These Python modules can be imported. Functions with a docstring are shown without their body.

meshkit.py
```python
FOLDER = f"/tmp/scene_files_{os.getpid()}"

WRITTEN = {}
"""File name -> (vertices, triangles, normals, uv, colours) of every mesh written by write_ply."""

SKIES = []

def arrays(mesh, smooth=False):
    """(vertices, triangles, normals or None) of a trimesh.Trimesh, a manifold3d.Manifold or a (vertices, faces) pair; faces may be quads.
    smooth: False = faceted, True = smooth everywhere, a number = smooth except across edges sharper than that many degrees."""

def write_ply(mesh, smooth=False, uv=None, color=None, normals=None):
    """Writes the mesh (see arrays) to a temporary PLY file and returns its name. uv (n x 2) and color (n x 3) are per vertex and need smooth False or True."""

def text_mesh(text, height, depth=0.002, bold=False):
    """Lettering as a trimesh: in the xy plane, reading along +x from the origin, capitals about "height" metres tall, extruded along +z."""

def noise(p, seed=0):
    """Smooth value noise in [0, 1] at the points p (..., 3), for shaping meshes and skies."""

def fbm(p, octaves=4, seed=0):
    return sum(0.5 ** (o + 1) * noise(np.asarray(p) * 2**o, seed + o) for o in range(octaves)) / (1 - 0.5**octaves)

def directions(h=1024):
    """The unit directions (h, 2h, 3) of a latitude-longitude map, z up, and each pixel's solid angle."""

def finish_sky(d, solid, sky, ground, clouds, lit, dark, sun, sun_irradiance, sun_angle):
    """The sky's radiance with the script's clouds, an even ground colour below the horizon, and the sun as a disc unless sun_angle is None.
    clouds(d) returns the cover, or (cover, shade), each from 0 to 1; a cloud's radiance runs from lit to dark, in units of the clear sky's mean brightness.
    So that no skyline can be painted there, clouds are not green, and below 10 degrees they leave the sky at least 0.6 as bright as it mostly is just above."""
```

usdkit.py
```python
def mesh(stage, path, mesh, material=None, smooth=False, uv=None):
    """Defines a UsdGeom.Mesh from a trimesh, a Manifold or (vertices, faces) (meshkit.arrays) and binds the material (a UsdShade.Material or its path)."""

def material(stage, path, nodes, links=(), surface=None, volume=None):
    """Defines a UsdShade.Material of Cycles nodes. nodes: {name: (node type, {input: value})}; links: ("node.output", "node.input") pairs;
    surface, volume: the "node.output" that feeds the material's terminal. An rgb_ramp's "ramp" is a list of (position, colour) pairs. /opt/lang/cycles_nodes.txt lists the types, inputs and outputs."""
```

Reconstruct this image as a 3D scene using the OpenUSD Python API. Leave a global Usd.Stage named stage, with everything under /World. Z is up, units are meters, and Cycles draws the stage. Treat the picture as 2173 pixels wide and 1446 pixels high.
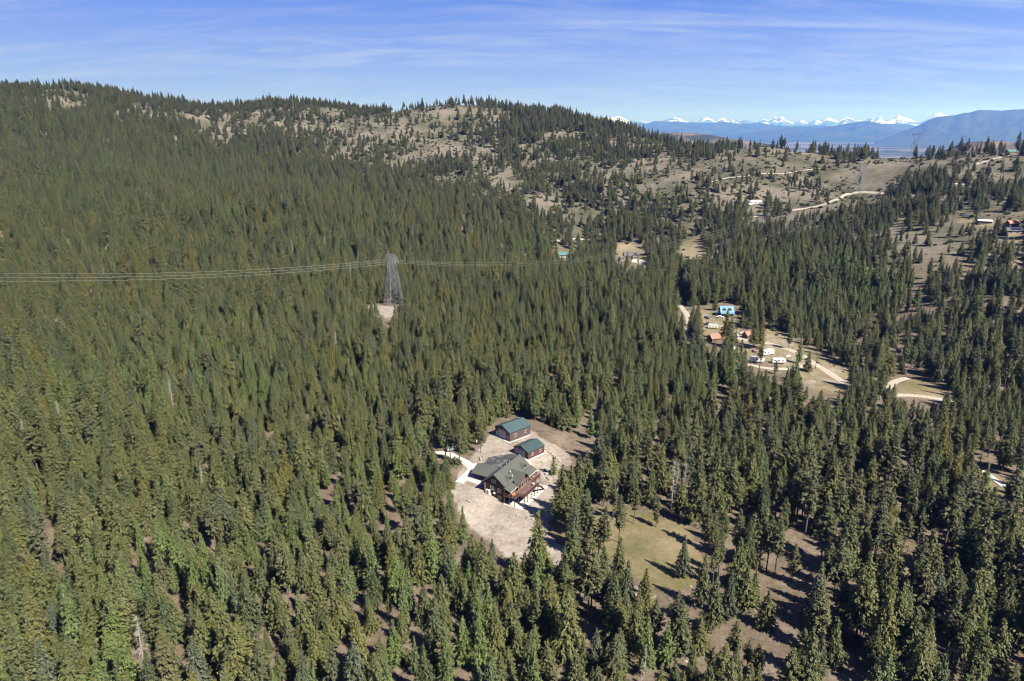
EXPO=1.75; SUN_I=1.25; SKY_S=0.11; SKY_TINT=(0.122,0.155,0.355); VEIL=(1.10,1.10,1.62); CLOUD=(1.28,1.48,2.1)
HAZE_C=(0.095,0.28,1.0); HAZE_D=1/26000.
FIR_RAMP=[(0.0,(0.095,0.119,0.048)),(0.2,(0.179,0.190,0.065)),(0.4,(0.103,0.133,0.062)),(0.6,(0.200,0.201,0.067)),(0.8,(0.145,0.163,0.059)),(1.0,(0.184,0.197,0.086))]
GREY_RAMP=[(0.0,(0.115,0.142,0.085)),(0.5,(0.13,0.155,0.10)),(1.0,(0.115,0.138,0.07))]
GOLD_RAMP=[(0.0,(0.180,0.168,0.042)),(0.5,(0.195,0.176,0.042)),(1.0,(0.205,0.178,0.038))]
PINE_RAMP=[(0.0,(0.147,0.158,0.065)),(0.4,(0.169,0.174,0.076)),(0.7,(0.133,0.153,0.083)),(1.0,(0.184,0.174,0.076))]
LARCH_RAMP=[(0.0,(0.125,0.172,0.053)),(0.5,(0.150,0.200,0.062)),(1.0,(0.130,0.178,0.073))]
OWN_TREES=[ (1495,1168,9,17,1.0,'pine with thin bare trunk at the upper right edge of the dry grass clearing'),(1524,1219,8,14,0.9,'slim pine right of the dry grass clearing, just below its right edge'),
 (1561,1195,9,18,1.0,'pine on the brown slope right of the clearing, leftmost of four bare trunks'),(1611,1201,11,19,0.95,'pine on the brown slope right of the clearing, second of four bare trunks'),
 (1626,1211,8,18,0.9,'pine on the brown slope right of the clearing, third of four bare trunks'),(1644,1220,11,17,0.9,'pine on the brown slope right of the clearing, last of four bare trunks'),
 (1487,1293,1,17,0.8,'dark fir below the right end of the dry grass clearing'),(1544,1314,4,15,0.8,'slim blue green fir below and right of the dry grass clearing'),(1679,1240,10,13,0.9,'short pine on the brown slope beside the open strip'),
 (1300,1105,11,15,0.9,'thin pine above the dry grass clearing, nearest the house'),(1345,1112,9,16,0.9,'thin pine above the middle of the dry grass clearing'),(1392,1120,13,11,0.8,'small pine at the top of the dry grass clearing left of the dead trees'), (1312,463,17,10,1.3,'yellow green tree at the foot of the middle hill, left of the two'),(1690,497,17,11,1.3,'yellow green tree among dark pines below the sandy hill road'),  # foot of the tree on the picture, shape, height, width factor, words
 (1191,1116,3,21.5,1.15,'tall golden green fir just right of the raised deck'),
 (1211,1138,10,15,1.0,'loose pine right beside the tall golden fir near the deck'),
 (1244,1138,8,17,1.0,'slender pine on the dry slope right of the tall golden fir'),
 (1270,1180,13,13,0.9,'small pine with bare lower trunk on the left edge of the dry grass clearing'),
 (1281,1184,9,17,1.0,'taller of the two pines at the left edge of the dry grass clearing'),
 (1313,1153,9,17,1.0,'leaning looking open pine at the upper edge of the dry grass clearing'),
 (1140,1236,7,22,0.85,'large dark fir rising in front of the pale dirt clearing'),
 (1196,1243,2,12.5,0.8,'small pointed fir at the lower end of the pale dirt clearing'),
 (1247,1312,12,27,1.0,'tall ponderosa pine with reddish bark below the clearing'),
 (1230,1283,8,17,1.1,'dark pine just left of the red barked ponderosa'),
 (1213,1320,13,9.5,0.9,'small young pine on the brown slope left of the red barked trunk'),
 (1311,1262,0,18,0.9,'pointed fir between the red barked pine and the dry grass clearing'),
 (1366,1318,5,16,0.9,'broad fir below the lower end of the dry grass clearing'),
 (1447,1229,4,14,0.85,'single slim fir standing on the right part of the dry grass clearing'),
 (1424,1088,18,20,1.0,'tall bare grey dead tree on the slope right of the house'),
 (1433,1078,19,19,1.0,'middle one of the bare grey dead trees on the slope'),
 (1446,1082,20,18,1.0,'right one of the bare grey dead trees on the slope'),
 (1174,1009,17,7.5,1.1,'small bright green young larch on the bank beside the smaller workshop'),
 (976,988,11,16,0.8,'thin pine standing alone between driveway and gravel by the carport'),
 (1020,962,9,14,0.95,'open pine at the edge of the gravel yard left of the larger workshop'),
 (956,979,9,17,0.8,'pine with a bare trunk beside the bend of the driveway'),
 (946,977,11,18,0.8,'tall thin trunked pine left of the driveway bend'),
 (135,926,19,17,1.2,'silver grey dead fir standing out of the forest at the far left'),
 (240,484,18,15,1.3,'pinkish grey dead tree in the upper left forest'),
 (2156,329,12,27,1.0,'tallest pine on the hilltop at the right edge'),
 (1673,741,10,13,1.1,'rounded light green tree beside the slanting gravel road'),
 (1694,772,16,17,0.8,'thin larch between the motorhome yard and the gravel road'),
 (1713,789,2,11.5,1.05,'compact dark fir standing alone below the slanting gravel road'),
 (1598,741,3,20,1.0,'left of the two tall firs behind the white motorhome'),
 (1612,740,6,21,1.0,'right of the two tall firs behind the white motorhome'),
 (1548,738,0,19,1.0,'tall fir between the two orange roofed sheds'),
 (1474,722,4,18,1.0,'slim fir beside the gravel road left of the long travel trailer')]
KEEP=[[(1048,905),(1085,882),(1128,898),(1160,940),(1190,960),(1180,1000),(1168,1050),(1165,1100),(1150,1110),(1175,1140),(1175,1185),(1110,1172),(1075,1170),(1040,1145),(1005,1100),(970,1060),(964,1010),(1000,990),(1005,970),(1030,940)],
 [(1290,1150),(1330,1130),(1400,1120),(1470,1150),(1480,1190),(1445,1235),(1390,1240),(1340,1200)],
 [(745,642),(775,645),(785,655)],[(792,648),(842,648),(842,672),(826,684),(800,668)],
 [(1520,644),(1564,644),(1564,674),(1524,676)],[(1485,668),(1560,674),(1555,686),(1520,700),(1490,690)],[(1500,690),(1532,695),(1530,718),(1505,715)],
 [(1570,742),(1590,735),(1640,735),(1680,755),(1660,778),(1590,772)],[(1505,704),(1540,706),(1540,720),(1508,720)],[(1576,704),(1602,703),(1602,722),(1580,722)],
 [(1588,756),(1626,756),(1626,774),(1588,774)],[(1630,760),(1664,760),(1662,776),(1632,776)],[(1700,796),(1745,790),(1800,820),(1765,832),(1710,815)],
 [(1312,518),(1365,520),(1372,556),(1335,566),(1312,545)],[(1445,518),(1490,516),(1490,545),(1460,548)],[(1186,537),(1200,537),(1200,544),(1186,544)],[(1207,536),(1216,536),(1216,541),(1207,541)],
 [(1885,842),(1895,805),(1920,802),(1930,815),(2005,845),(1995,852)],[(2036,450),(2060,450),(2060,465),(2040,468)],[(2078,465),(2102,465),(2102,479),(2078,479)],[(2140,477),(2173,479),(2173,502),(2148,502)],
 [(1835,352),(1935,342),(1900,370),(1860,404),(1840,404)],[(2080,998),(2128,1016),(2142,1038),(2085,1016)],[(925,950),(955,957),(1002,988),(990,986),(950,966)],[(1588,424),(1616,424),(1616,436),(1588,436)],[(2140,318),(2158,318),(2158,330),(2140,330)]]
KEEP_LINES=[[(1424,606),(1436,639),(1449,656),(1457,668),(1461,683)],[(1460,716),(1463,732)],[(1556,706),(1567,718),(1591,724)],[(1631,729),(1654,735),(1675,743),(1697,752),(1726,771),(1760,792),(1800,818)],
 [(2007,849),(1941,841),(1915,839),(1894,840),(1887,832),(1890,817),(1906,808)],[(1577,465),(1636,452)],[(1686,446),(1732,439),(1757,431),(1785,421),(1797,414),(1822,410),(1856,411)],[(2085,345),(2129,333),(2160,328)],[(2028,390),(2060,393)],[(1183,511),(1225,508)]]
LARCH_SPOTS=[(1130,545,80,20,0.75),(1850,640,110,40,0.7),(1800,590,90,28,0.5),(1130,800,100,40,0.22),(1350,700,120,40,0.15),(250,370,60,25,0.4),(2100,1050,100,80,0.25),(1550,840,150,50,0.25)]
KEEP_FRONT=[([(812,535),(848,538),(856,640),(816,645)],478.0),([(1812,352),(1838,352),(1846,412),(1802,412)],940.0)]
import math, random
import numpy as np, trimesh, usdkit, meshkit
from pxr import Usd, UsdGeom, UsdLux, UsdShade, Sdf, Gf, Vt
from scipy.interpolate import RBFInterpolator
from scipy.ndimage import map_coordinates

stage = Usd.Stage.CreateInMemory()
UsdGeom.SetStageUpAxis(stage, 'Z')
UsdGeom.SetStageMetersPerUnit(stage, 1.0)
UsdGeom.Xform.Define(stage, '/World')
UsdGeom.Scope.Define(stage, '/World/Looks')
random.seed(7)
RNG = np.random.default_rng(7)

# ------------------------------------------------------------------ camera, sky, sun, exposure
EYE = np.array([0.0, 0.0, 122.0])            # drone about 120 m above the house pad, looking along +y
PITCH = math.radians(17.0)
FPX = 1449.0                                 # focal length in pixels of a 2173 x 1446 picture
cam = UsdGeom.Camera.Define(stage, '/World/camera')
cam.AddTranslateOp().Set(Gf.Vec3d(*EYE))
cam.AddRotateXOp().Set(90.0 - math.degrees(PITCH))
cam.CreateHorizontalApertureAttr(36.0)
cam.CreateVerticalApertureAttr(36.0 * 681 / 1024)
cam.CreateFocalLengthAttr(36.0 * FPX / 2173.0)
cam.CreateFStopAttr(0.0)
cam.CreateClippingRangeAttr(Gf.Vec2f(1.0, 300000.0))
cam.CreateExposureAttr(EXPO)

SUN_EL = math.radians(48.0)
SUN_XY = np.array([0.74, -0.67]) / math.hypot(0.74, 0.67)
SUN = np.array([SUN_XY[0] * math.cos(SUN_EL), SUN_XY[1] * math.cos(SUN_EL), math.sin(SUN_EL)])
sun = UsdLux.DistantLight.Define(stage, '/World/sun')
sun.CreateIntensityAttr(SUN_I)
sun.CreateAngleAttr(0.5)
sun.CreateNormalizeAttr(True)
sun.CreateColorAttr(Gf.Vec3f(1.0, 0.94, 0.85))
zc = SUN
xc = np.cross([0, 0, 1.0], zc); xc /= np.linalg.norm(xc)
yc = np.cross(zc, xc)
sun.AddTransformOp().Set(Gf.Matrix4d(*xc, 0, *yc, 0, *zc, 0, 0, 0, 0, 1))

dome = UsdLux.DomeLight.Define(stage, '/World/sky')
sky_nodes = {
    'sky': ('sky_texture', {'sky_type': 'single_scattering', 'sun_disc': False, 'sun_elevation': SUN_EL, 'sun_rotation': math.atan2(SUN_XY[0], SUN_XY[1]),
                            'altitude': 1200.0, 'air_density': 0.8, 'aerosol_density': 0.05, 'ozone_density': 5.0}),
    'tc': ('texture_coordinate', {}),
    'xyz': ('separate_xyz', {}),
    'zc': ('math', {'math_type': 'maximum', 'value2': 0.02}),
    'zb': ('math', {'math_type': 'add', 'value2': 0.10}),
    'u': ('math', {'math_type': 'divide'}), 'v': ('math', {'math_type': 'divide'}),
    'uv': ('combine_xyz', {'z': 0.0}),
    'map': ('mapping', {'scale': (0.42, 1.25, 1.0), 'rotation': (0, 0, 0.16)}),
    'n1': ('noise_texture', {'scale': 1.9, 'detail': 10.0, 'roughness': 0.62, 'distortion': 1.1}),
    'n2': ('noise_texture', {'scale': 0.45, 'detail': 3.0, 'roughness': 0.5}),
    'r1': ('map_range', {'from_min': 0.43, 'from_max': 0.66, 'to_min': 0.0, 'to_max': 0.85, 'clamp': True}),
    'r2': ('map_range', {'from_min': 0.36, 'from_max': 0.60, 'to_min': 0.25, 'to_max': 1.0, 'clamp': True}),
    'cov': ('math', {'math_type': 'multiply'}),
    # an old aeroplane trail: a thin straight band high in the sky, softened by noise
    'tl': ('math', {'math_type': 'multiply_add', 'value2': 0.055, 'value3': -1.0 / 0.24}),
    'td': ('math', {'math_type': 'add'}),
    'ta': ('math', {'math_type': 'absolute'}),
    'tm': ('map_range', {'from_min': 0.0, 'from_max': 0.075, 'to_min': 0.30, 'to_max': 0.0, 'clamp': True}),
    'tu': ('map_range', {'from_min': -1.2, 'from_max': 0.4, 'to_min': 0.0, 'to_max': 1.0, 'clamp': True}),
    'tk': ('math', {'math_type': 'multiply'}),
    'sum': ('math', {'math_type': 'add', 'use_clamp': True}),
    'tint': ('mix', {'mix_type': 'multiply', 'fac': 1.0, 'color2': SKY_TINT}),
    'vf': ('map_range', {'from_min': 0.0, 'from_max': 0.20, 'to_min': 0.80, 'to_max': 0.0, 'clamp': True}),   # thin high veil, thicker towards the horizon
    'veil': ('mix', {'mix_type': 'mix', 'color2': VEIL}),
    'mix': ('mix', {'mix_type': 'mix', 'color2': CLOUD}),
    'bg': ('background_shader', {'strength': SKY_S}),
}
sky_links = [('tc.generated', 'xyz.vector'), ('xyz.z', 'zc.value1'), ('zc.value', 'zb.value1'), ('xyz.x', 'u.value1'), ('zb.value', 'u.value2'), ('xyz.y', 'v.value1'), ('zb.value', 'v.value2'),
             ('u.value', 'uv.x'), ('v.value', 'uv.y'), ('uv.vector', 'map.vector'), ('map.vector', 'n1.vector'), ('map.vector', 'n2.vector'), ('n1.fac', 'r1.value'), ('n2.fac', 'r2.value'),
             ('r1.result', 'cov.value1'), ('r2.result', 'cov.value2'),
             ('u.value', 'tl.value1'), ('tl.value', 'td.value1'), ('v.value', 'td.value2'), ('td.value', 'ta.value1'), ('ta.value', 'tm.value'), ('u.value', 'tu.value'), ('tm.result', 'tk.value1'), ('tu.result', 'tk.value2'),
             ('cov.value', 'sum.value1'), ('tk.value', 'sum.value2'), ('sky.color', 'tint.color1'),
             ('xyz.z', 'vf.value'), ('vf.result', 'veil.fac'), ('tint.color', 'veil.color1'), ('veil.color', 'mix.color1'), ('sum.value', 'mix.fac'), ('mix.color', 'bg.color')]
skym = usdkit.material(stage, '/World/Looks/sky', sky_nodes, sky_links, surface='bg.background')
UsdShade.MaterialBindingAPI.Apply(dome.GetPrim()).Bind(skym)
dome.GetPrim().SetCustomDataByKey('kind', 'structure')

# ------------------------------------------------------------------ surveying: where a sight line from the drone meets the land
def ray(px, py):
    X = (px - 1086.5) / FPX; Y = -(py - 723.0) / FPX
    return np.array([X, math.cos(PITCH) + Y * math.sin(PITCH), -math.sin(PITCH) + Y * math.cos(PITCH)])
def at_distance(px, py, D):
    d = ray(px, py); return EYE + d * (D / math.hypot(d[0], d[1]))
def at_height(px, py, z):
    d = ray(px, py); return EYE + d * ((z - EYE[2]) / d[2])
def pix(p):
    p = np.asarray(p, float) - EYE
    c = p[..., 1] * math.cos(PITCH) - p[..., 2] * math.sin(PITCH)
    u = p[..., 1] * math.sin(PITCH) + p[..., 2] * math.cos(PITCH)
    c = np.where(c > 1, c, np.nan)
    return np.stack([1086.5 + FPX * p[..., 0] / c, 723.0 - FPX * u / c, c], -1)

# ------------------------------------------------------------------ land form
survey = [  # pixel x, pixel y, horizontal distance
    (0, 560, 610), (0, 480, 715), (700, 480, 765), (1086, 480, 840), (1300, 480, 860), (1300, 545, 765), (1500, 520, 780), (1250, 600, 622), (1420, 600, 635), (1250, 565, 700), (1500, 562, 700), (1080, 575, 670), (1500, 480, 840), (700, 560, 640), (400, 520, 670),
    (0, 400, 880), (350, 400, 945), (700, 400, 1030), (1086, 400, 1000), (1300, 400, 960), (1500, 400, 930), (1800, 410, 945), (1700, 450, 840), (1700, 500, 740), (1086, 540, 735),
    (0, 300, 1180), (350, 300, 1250), (700, 300, 1280), (1000, 300, 1230), (1200, 310, 1180), (1300, 330, 1120), (1450, 345, 1040), (1650, 350, 1030),
    (0, 202, 1480), (150, 192, 1520), (300, 215, 1550), (430, 238, 1600), (550, 228, 1500), (680, 228, 1480), (830, 243, 1500), (920, 230, 1400), (1050, 228, 1400), (1150, 242, 1400),
    (1250, 262, 1380), (1330, 282, 1350), (1400, 307, 1300), (1500, 318, 1150), (1650, 325, 1130), (1740, 338, 1150), (1820, 354, 1200), (1900, 343, 1150), (2000, 338, 1120), (2100, 331, 1080), (2173, 324, 1060),
    (1600, 620, 531), (2173, 620, 530), (2173, 560, 612), (2140, 498, 690), (2000, 450, 760), (1900, 450, 790), (2173, 400, 880), (2000, 390, 900), (1900, 390, 950),
    (-350, 400, 850), (-350, 300, 1150), (-350, 205, 1450), (2500, 400, 870), (2500, 320, 1050), (2500, 500, 680), (-350, 560, 600)]
pts = [at_distance(*s) for s in survey]
for px, py, D in survey:                      # behind the crest the land falls away again
    if D >= 1500 or (py < 245 and D >= 1400) or (px >= 1100 and py < 360 and D >= 1060 and (px, py) not in ((1200, 310), (1300, 330))):
        p = at_distance(px, py, D); drop = p[2]
        q = p * 1.22; pts.append(np.array([q[0], q[1], drop - 45]))
        q = p * 1.75; pts.append(np.array([q[0], q[1], min(drop * 0.2, 20) - 90]))
for azimuth in range(-60, 61, 8):
    for D in (2300, 2900):
        a_ = math.radians(azimuth); pts.append(np.array([D * math.sin(a_), D * math.cos(a_), -120.0 - (D - 2300) * 0.1]))
for x in range(-500, 501, 125):
    for y in (-150, 0, 100, 200, 300, 400, 480):
        if not (x < -180 and y >= 400): pts.append(np.array([x, y, 0.0]))
pts = np.array(pts)
_rbf = RBFInterpolator(pts[:, :2] / 500, pts[:, 2], kernel='thin_plate_spline', smoothing=0.002)

HA = math.radians(-30.0)                       # the house: local x runs towards the deck, local y along the ridge
HO = np.array([-2.5, 208.3])
HX = np.array([math.cos(HA), math.sin(HA)]); HY = np.array([-HX[1], HX[0]])
def house_st(x, y):
    dx, dy = x - HO[0], y - HO[1]
    return dx * HX[0] + dy * HX[1], dx * HY[0] + dy * HY[1]
def house_xy(s, t):
    return HO + s * HX + t * HY

def sstep(a, b, x):
    t = np.clip((x - a) / (b - a), 0, 1); return t * t * (3 - 2 * t)
def land(x, y):
    x = np.asarray(x, float); y = np.asarray(y, float)
    q = np.stack([x.ravel(), y.ravel()], -1)
    z = _rbf(q / 500).reshape(x.shape)
    r = np.hypot(x, y)
    z = z + (z - (-190)) * 0 + 0
    P = np.stack([x, y, 0 * x], -1)
    rough = sstep(480, 900, r)
    z = z + rough * (26 * (meshkit.fbm(P / 210.0, 4, 3) - 0.5) + 7 * (meshkit.fbm(P / 45.0, 3, 9) - 0.5)) * (1 - 0.6 * sstep(1250, 1500, r)) + (1 - rough) * 2.2 * (meshkit.fbm(P / 38.0, 3, 5) - 0.5)
    far = sstep(2000, 3000, r)
    z = z * (1 - far) - 200 * far
    s, t = house_st(x, y)
    pad = 2.3 * (1 - sstep(-8.5, -0.5, s)) - 0.05 * np.maximum(s - 9, 0) + 0.25 * (meshkit.fbm(P / 6.0, 3, 8) - 0.5)
    d = np.maximum(np.abs(s + 8) - 22, np.abs(t - 18) - 34)
    w = 1 - sstep(0, 22, d)
    flat = (1 - sstep(-2.5, 0.5, np.maximum(np.maximum(-0.0 - s, s - 8.2), np.maximum(-1.3 - t, t - 17.6)))) * (s > -0.5)
    pad = pad * (1 - flat) + 0.0 * flat
    return z * (1 - w) + pad * w

# the ground sheet: a grid that is fine round the house and coarser on the hills
def spaced(a, b, lo, hi, fine, coarse):
    out, v = [], a
    while v < b:
        out.append(v)
        d = max(lo - v, v - hi, 0)
        v += min(fine + d * 0.035, coarse)
    return np.array(out + [b])
GX = spaced(-2600, 2600, -50, 130, 1.6, 14.0)
GY = spaced(-220, 3200, 130, 300, 1.6, 11.0)
XX, YY = np.meshgrid(GX, GY)
ZZ = land(XX, YY)
def ground_z(x, y):
    """Height of the finished ground sheet."""
    ix = np.interp(x, GX, np.arange(len(GX))); iy = np.interp(y, GY, np.arange(len(GY)))
    return map_coordinates(ZZ, [np.atleast_1d(iy), np.atleast_1d(ix)], order=1, mode='nearest').reshape(np.shape(ix))
def hit(px, py, skip=60.0):
    """Point of the ground seen at a pixel."""
    d = ray(px, py); d = d / math.hypot(d[0], d[1])
    D = np.concatenate([np.arange(skip, 600, 1.0), np.arange(600, 2400, 2.5)])
    P = EYE[None] + d[None] * D[:, None]
    below = P[:, 2] < ground_z(P[:, 0], P[:, 1])
    k = int(np.argmax(below)) if below.any() else len(D) - 1
    return P[k]

# ------------------------------------------------------------------ small helpers
USED = {}
def numbered(name, parent='/World'):
    k = (parent, name); n = USED.get(k, -1) + 1; USED[k] = n
    return name if n == 0 else '%s_%03d' % (name, n)
def tag(prim, label=None, cat=None, group=None, kind=None):
    p = prim.GetPrim() if hasattr(prim, 'GetPrim') else prim
    for k, v in (('label', label), ('category', cat), ('group', group), ('kind', kind)):
        if v: p.SetCustomDataByKey(k, v)
    return p
def thing(name, label, cat, loc=(0, 0, 0), rotz=0.0, group=None, scale=None):
    x = UsdGeom.Xform.Define(stage, '/World/' + numbered(name))
    x.AddTranslateOp().Set(Gf.Vec3d(*map(float, loc)))
    x.AddRotateZOp().Set(math.degrees(rotz))
    if scale is not None: x.AddScaleOp().Set(Gf.Vec3f(*map(float, scale)))
    tag(x, label, cat, group)
    return x
class MB:
    """Collects triangles; build() makes them one mesh."""
    def __init__(self): self.v = []; self.f = []; self.n = 0
    def add(self, v, f):
        v = np.asarray(v, float); f = np.asarray(f, int)
        if f.shape[1] == 4: f = np.vstack([f[:, [0, 1, 2]], f[:, [0, 2, 3]]])
        self.v.append(v); self.f.append(f + self.n); self.n += len(v); return self
    def tm(self, m): return self.add(m.vertices, m.faces)
    def box(self, x0, x1, y0, y1, z0, z1):
        v = [(x, y, z) for x in (x0, x1) for y in (y0, y1) for z in (z0, z1)]
        return self.add(v, [(0, 1, 3, 2), (4, 6, 7, 5), (0, 4, 5, 1), (2, 3, 7, 6), (0, 2, 6, 4), (1, 5, 7, 3)])
    def hexa(self, b):  # 8 corners: 4 lower ring, 4 upper ring
        return self.add(b, [(3, 2, 1, 0), (4, 5, 6, 7), (0, 1, 5, 4), (1, 2, 6, 5), (2, 3, 7, 6), (3, 0, 4, 7)])
    def slab(self, quad, th, up=(0, 0, 1)):
        """A sheet of thickness th under the 3-4 corners given."""
        q = np.asarray(quad, float); n = len(q); d = np.asarray(up, float) * th
        v = np.vstack([q - d, q]); f = []
        for k in range(1, n - 1): f += [(0, k + 1, k), (n, n + k, n + k + 1)]
        for k in range(n):
            j = (k + 1) % n; f += [(k, j, n + j), (k, n + j, n + k)]
        return self.add(v, f)
    def bar(self, a, b, r, sides=4, r2=None):
        a = np.asarray(a, float); b = np.asarray(b, float); t = b - a; L = np.linalg.norm(t)
        if L < 1e-9: return self
        t /= L; u = np.cross(t, [0, 0, 1.0] if abs(t[2]) < 0.95 else [1.0, 0, 0]); u /= np.linalg.norm(u); w = np.cross(t, u)
        an = (np.arange(sides) + 0.5) * 2 * np.pi / sides
        ring = np.cos(an)[:, None] * u + np.sin(an)[:, None] * w
        v = np.vstack([a + ring * r, b + ring * (r if r2 is None else r2)]); f = []
        for k in range(sides):
            j = (k + 1) % sides; f += [(k, j, sides + j), (k, sides + j, sides + k)]
        for k in range(1, sides - 1): f += [(0, k + 1, k), (sides, sides + k, sides + k + 1)]
        return self.add(v, f)
    def arrays(self): return np.vstack(self.v), np.vstack(self.f)
    def build(self, name, mat, parent=None, smooth=False, label=None, kind=None):
        path = '/World' if parent is None else str(parent.GetPath())
        m = usdkit.mesh(stage, path + '/' + numbered(name, path), self.arrays(), mat, smooth)
        tag(m, label, kind=kind)
        return m
L = '/World/Looks/'
DIM = 0.88
def dim(c): return tuple(DIM * x for x in c)
def plain(name, color, rough=0.6, metal=0.0, spec=0.5):
    color = dim(color)
    return usdkit.material(stage, L + name, {'p': ('principled_bsdf', {'base_color': color, 'roughness': rough, 'metallic': metal, 'specular_ior_level': spec})}, [], surface='p.BSDF')
def mottled(name, c1, c2, scale, rough=0.8, bump=0.0, detail=5.0, spec=0.3, lo=0.35, hi=0.65, stretch=(1, 1, 1)):
    c1, c2 = dim(c1), dim(c2)
    nodes = {'tc': ('texture_coordinate', {}), 'm': ('mapping', {'scale': stretch}), 'n': ('noise_texture', {'scale': scale, 'detail': detail, 'roughness': 0.6}),
             'r': ('rgb_ramp', {'ramp': [(lo, c1), (hi, c2)]}), 'p': ('principled_bsdf', {'roughness': rough, 'specular_ior_level': spec})}
    links = [('tc.object', 'm.vector'), ('m.vector', 'n.vector'), ('n.fac', 'r.fac'), ('r.color', 'p.base_color')]
    if bump:
        nodes['b'] = ('bump', {'strength': bump, 'distance': 0.1}); links += [('n.fac', 'b.height'), ('b.normal', 'p.normal')]
    return usdkit.material(stage, L + name, nodes, links, surface='p.BSDF')

# ------------------------------------------------------------------ what covers the ground, outlined on sight lines from the drone
from PIL import Image, ImageDraw
W2, H2 = 2173 // 2, 1446 // 2
def raster(polys, value=255, lines=()):
    im = Image.new('L', (W2, H2), 0); d = ImageDraw.Draw(im)
    for p in polys: d.polygon([(x / 2, y / 2) for x, y in p], fill=value)
    for p, w in lines: d.line([(x / 2, y / 2) for x, y in p], fill=value, width=w)
    return np.asarray(im).astype(np.float32) / 255
GRAVEL = [[(958, 1045), (985, 985), (1020, 950), (1035, 930), (1050, 912), (1085, 905), (1130, 915), (1165, 938), (1205, 958), (1215, 985), (1180, 1000), (1185, 1040), (1200, 1075), (1165, 1108), (1160, 1135), (1215, 1175), (1255, 1190),
           (1300, 1215), (1345, 1245), (1400, 1262), (1380, 1285), (1310, 1265), (1230, 1235), (1190, 1205), (1150, 1190), (1090, 1195), (1040, 1150), (1000, 1120), (972, 1085)],
          [(745, 642), (770, 646), (808, 648), (845, 652), (846, 668), (826, 680), (800, 664), (768, 658)]
          ]
GRASS = [[(1160, 1108), (1210, 1100), (1290, 1075), (1400, 1095), (1460, 1120), (1490, 1180), (1480, 1240), (1440, 1255), (1380, 1245), (1330, 1210), (1250, 1160), (1180, 1140)],
         [(1165, 950), (1200, 985), (1215, 1040), (1225, 1095), (1200, 1090), (1185, 1050), (1180, 1000)],
         [(1160, 1320), (1180, 1240), (1250, 1330), (1230, 1370)]]
YARD = [[(1452, 655), (1480, 655), (1560, 668), (1572, 690), (1560, 712), (1530, 722), (1500, 712), (1478, 700)],
        [(1556, 712), (1600, 700), (1650, 700), (1690, 725), (1720, 748), (1770, 768), (1860, 805), (1880, 828), (1800, 815), (1770, 838), (1740, 830), (1700, 812), (1680, 790), (1640, 770), (1570, 758)],
        [(1890, 842), (1925, 803), (1990, 812), (2010, 848)], [(1308, 522), (1330, 515), (1362, 528), (1375, 545), (1368, 564), (1328, 564), (1312, 548)],
        [(1440, 513), (1490, 512), (1505, 540), (1495, 556), (1455, 556)], [(1180, 532), (1222, 532), (1226, 548), (1180, 552)],
        [(2030, 448), (2062, 450), (2066, 476), (2036, 474)], [(2068, 466), (2110, 468), (2114, 486), (2080, 486)], [(2126, 480), (2173, 482), (2173, 560), (2146, 540)], [(2060, 998), (2085, 995), (2150, 1030), (2150, 1050), (2110, 1050)]]
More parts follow.
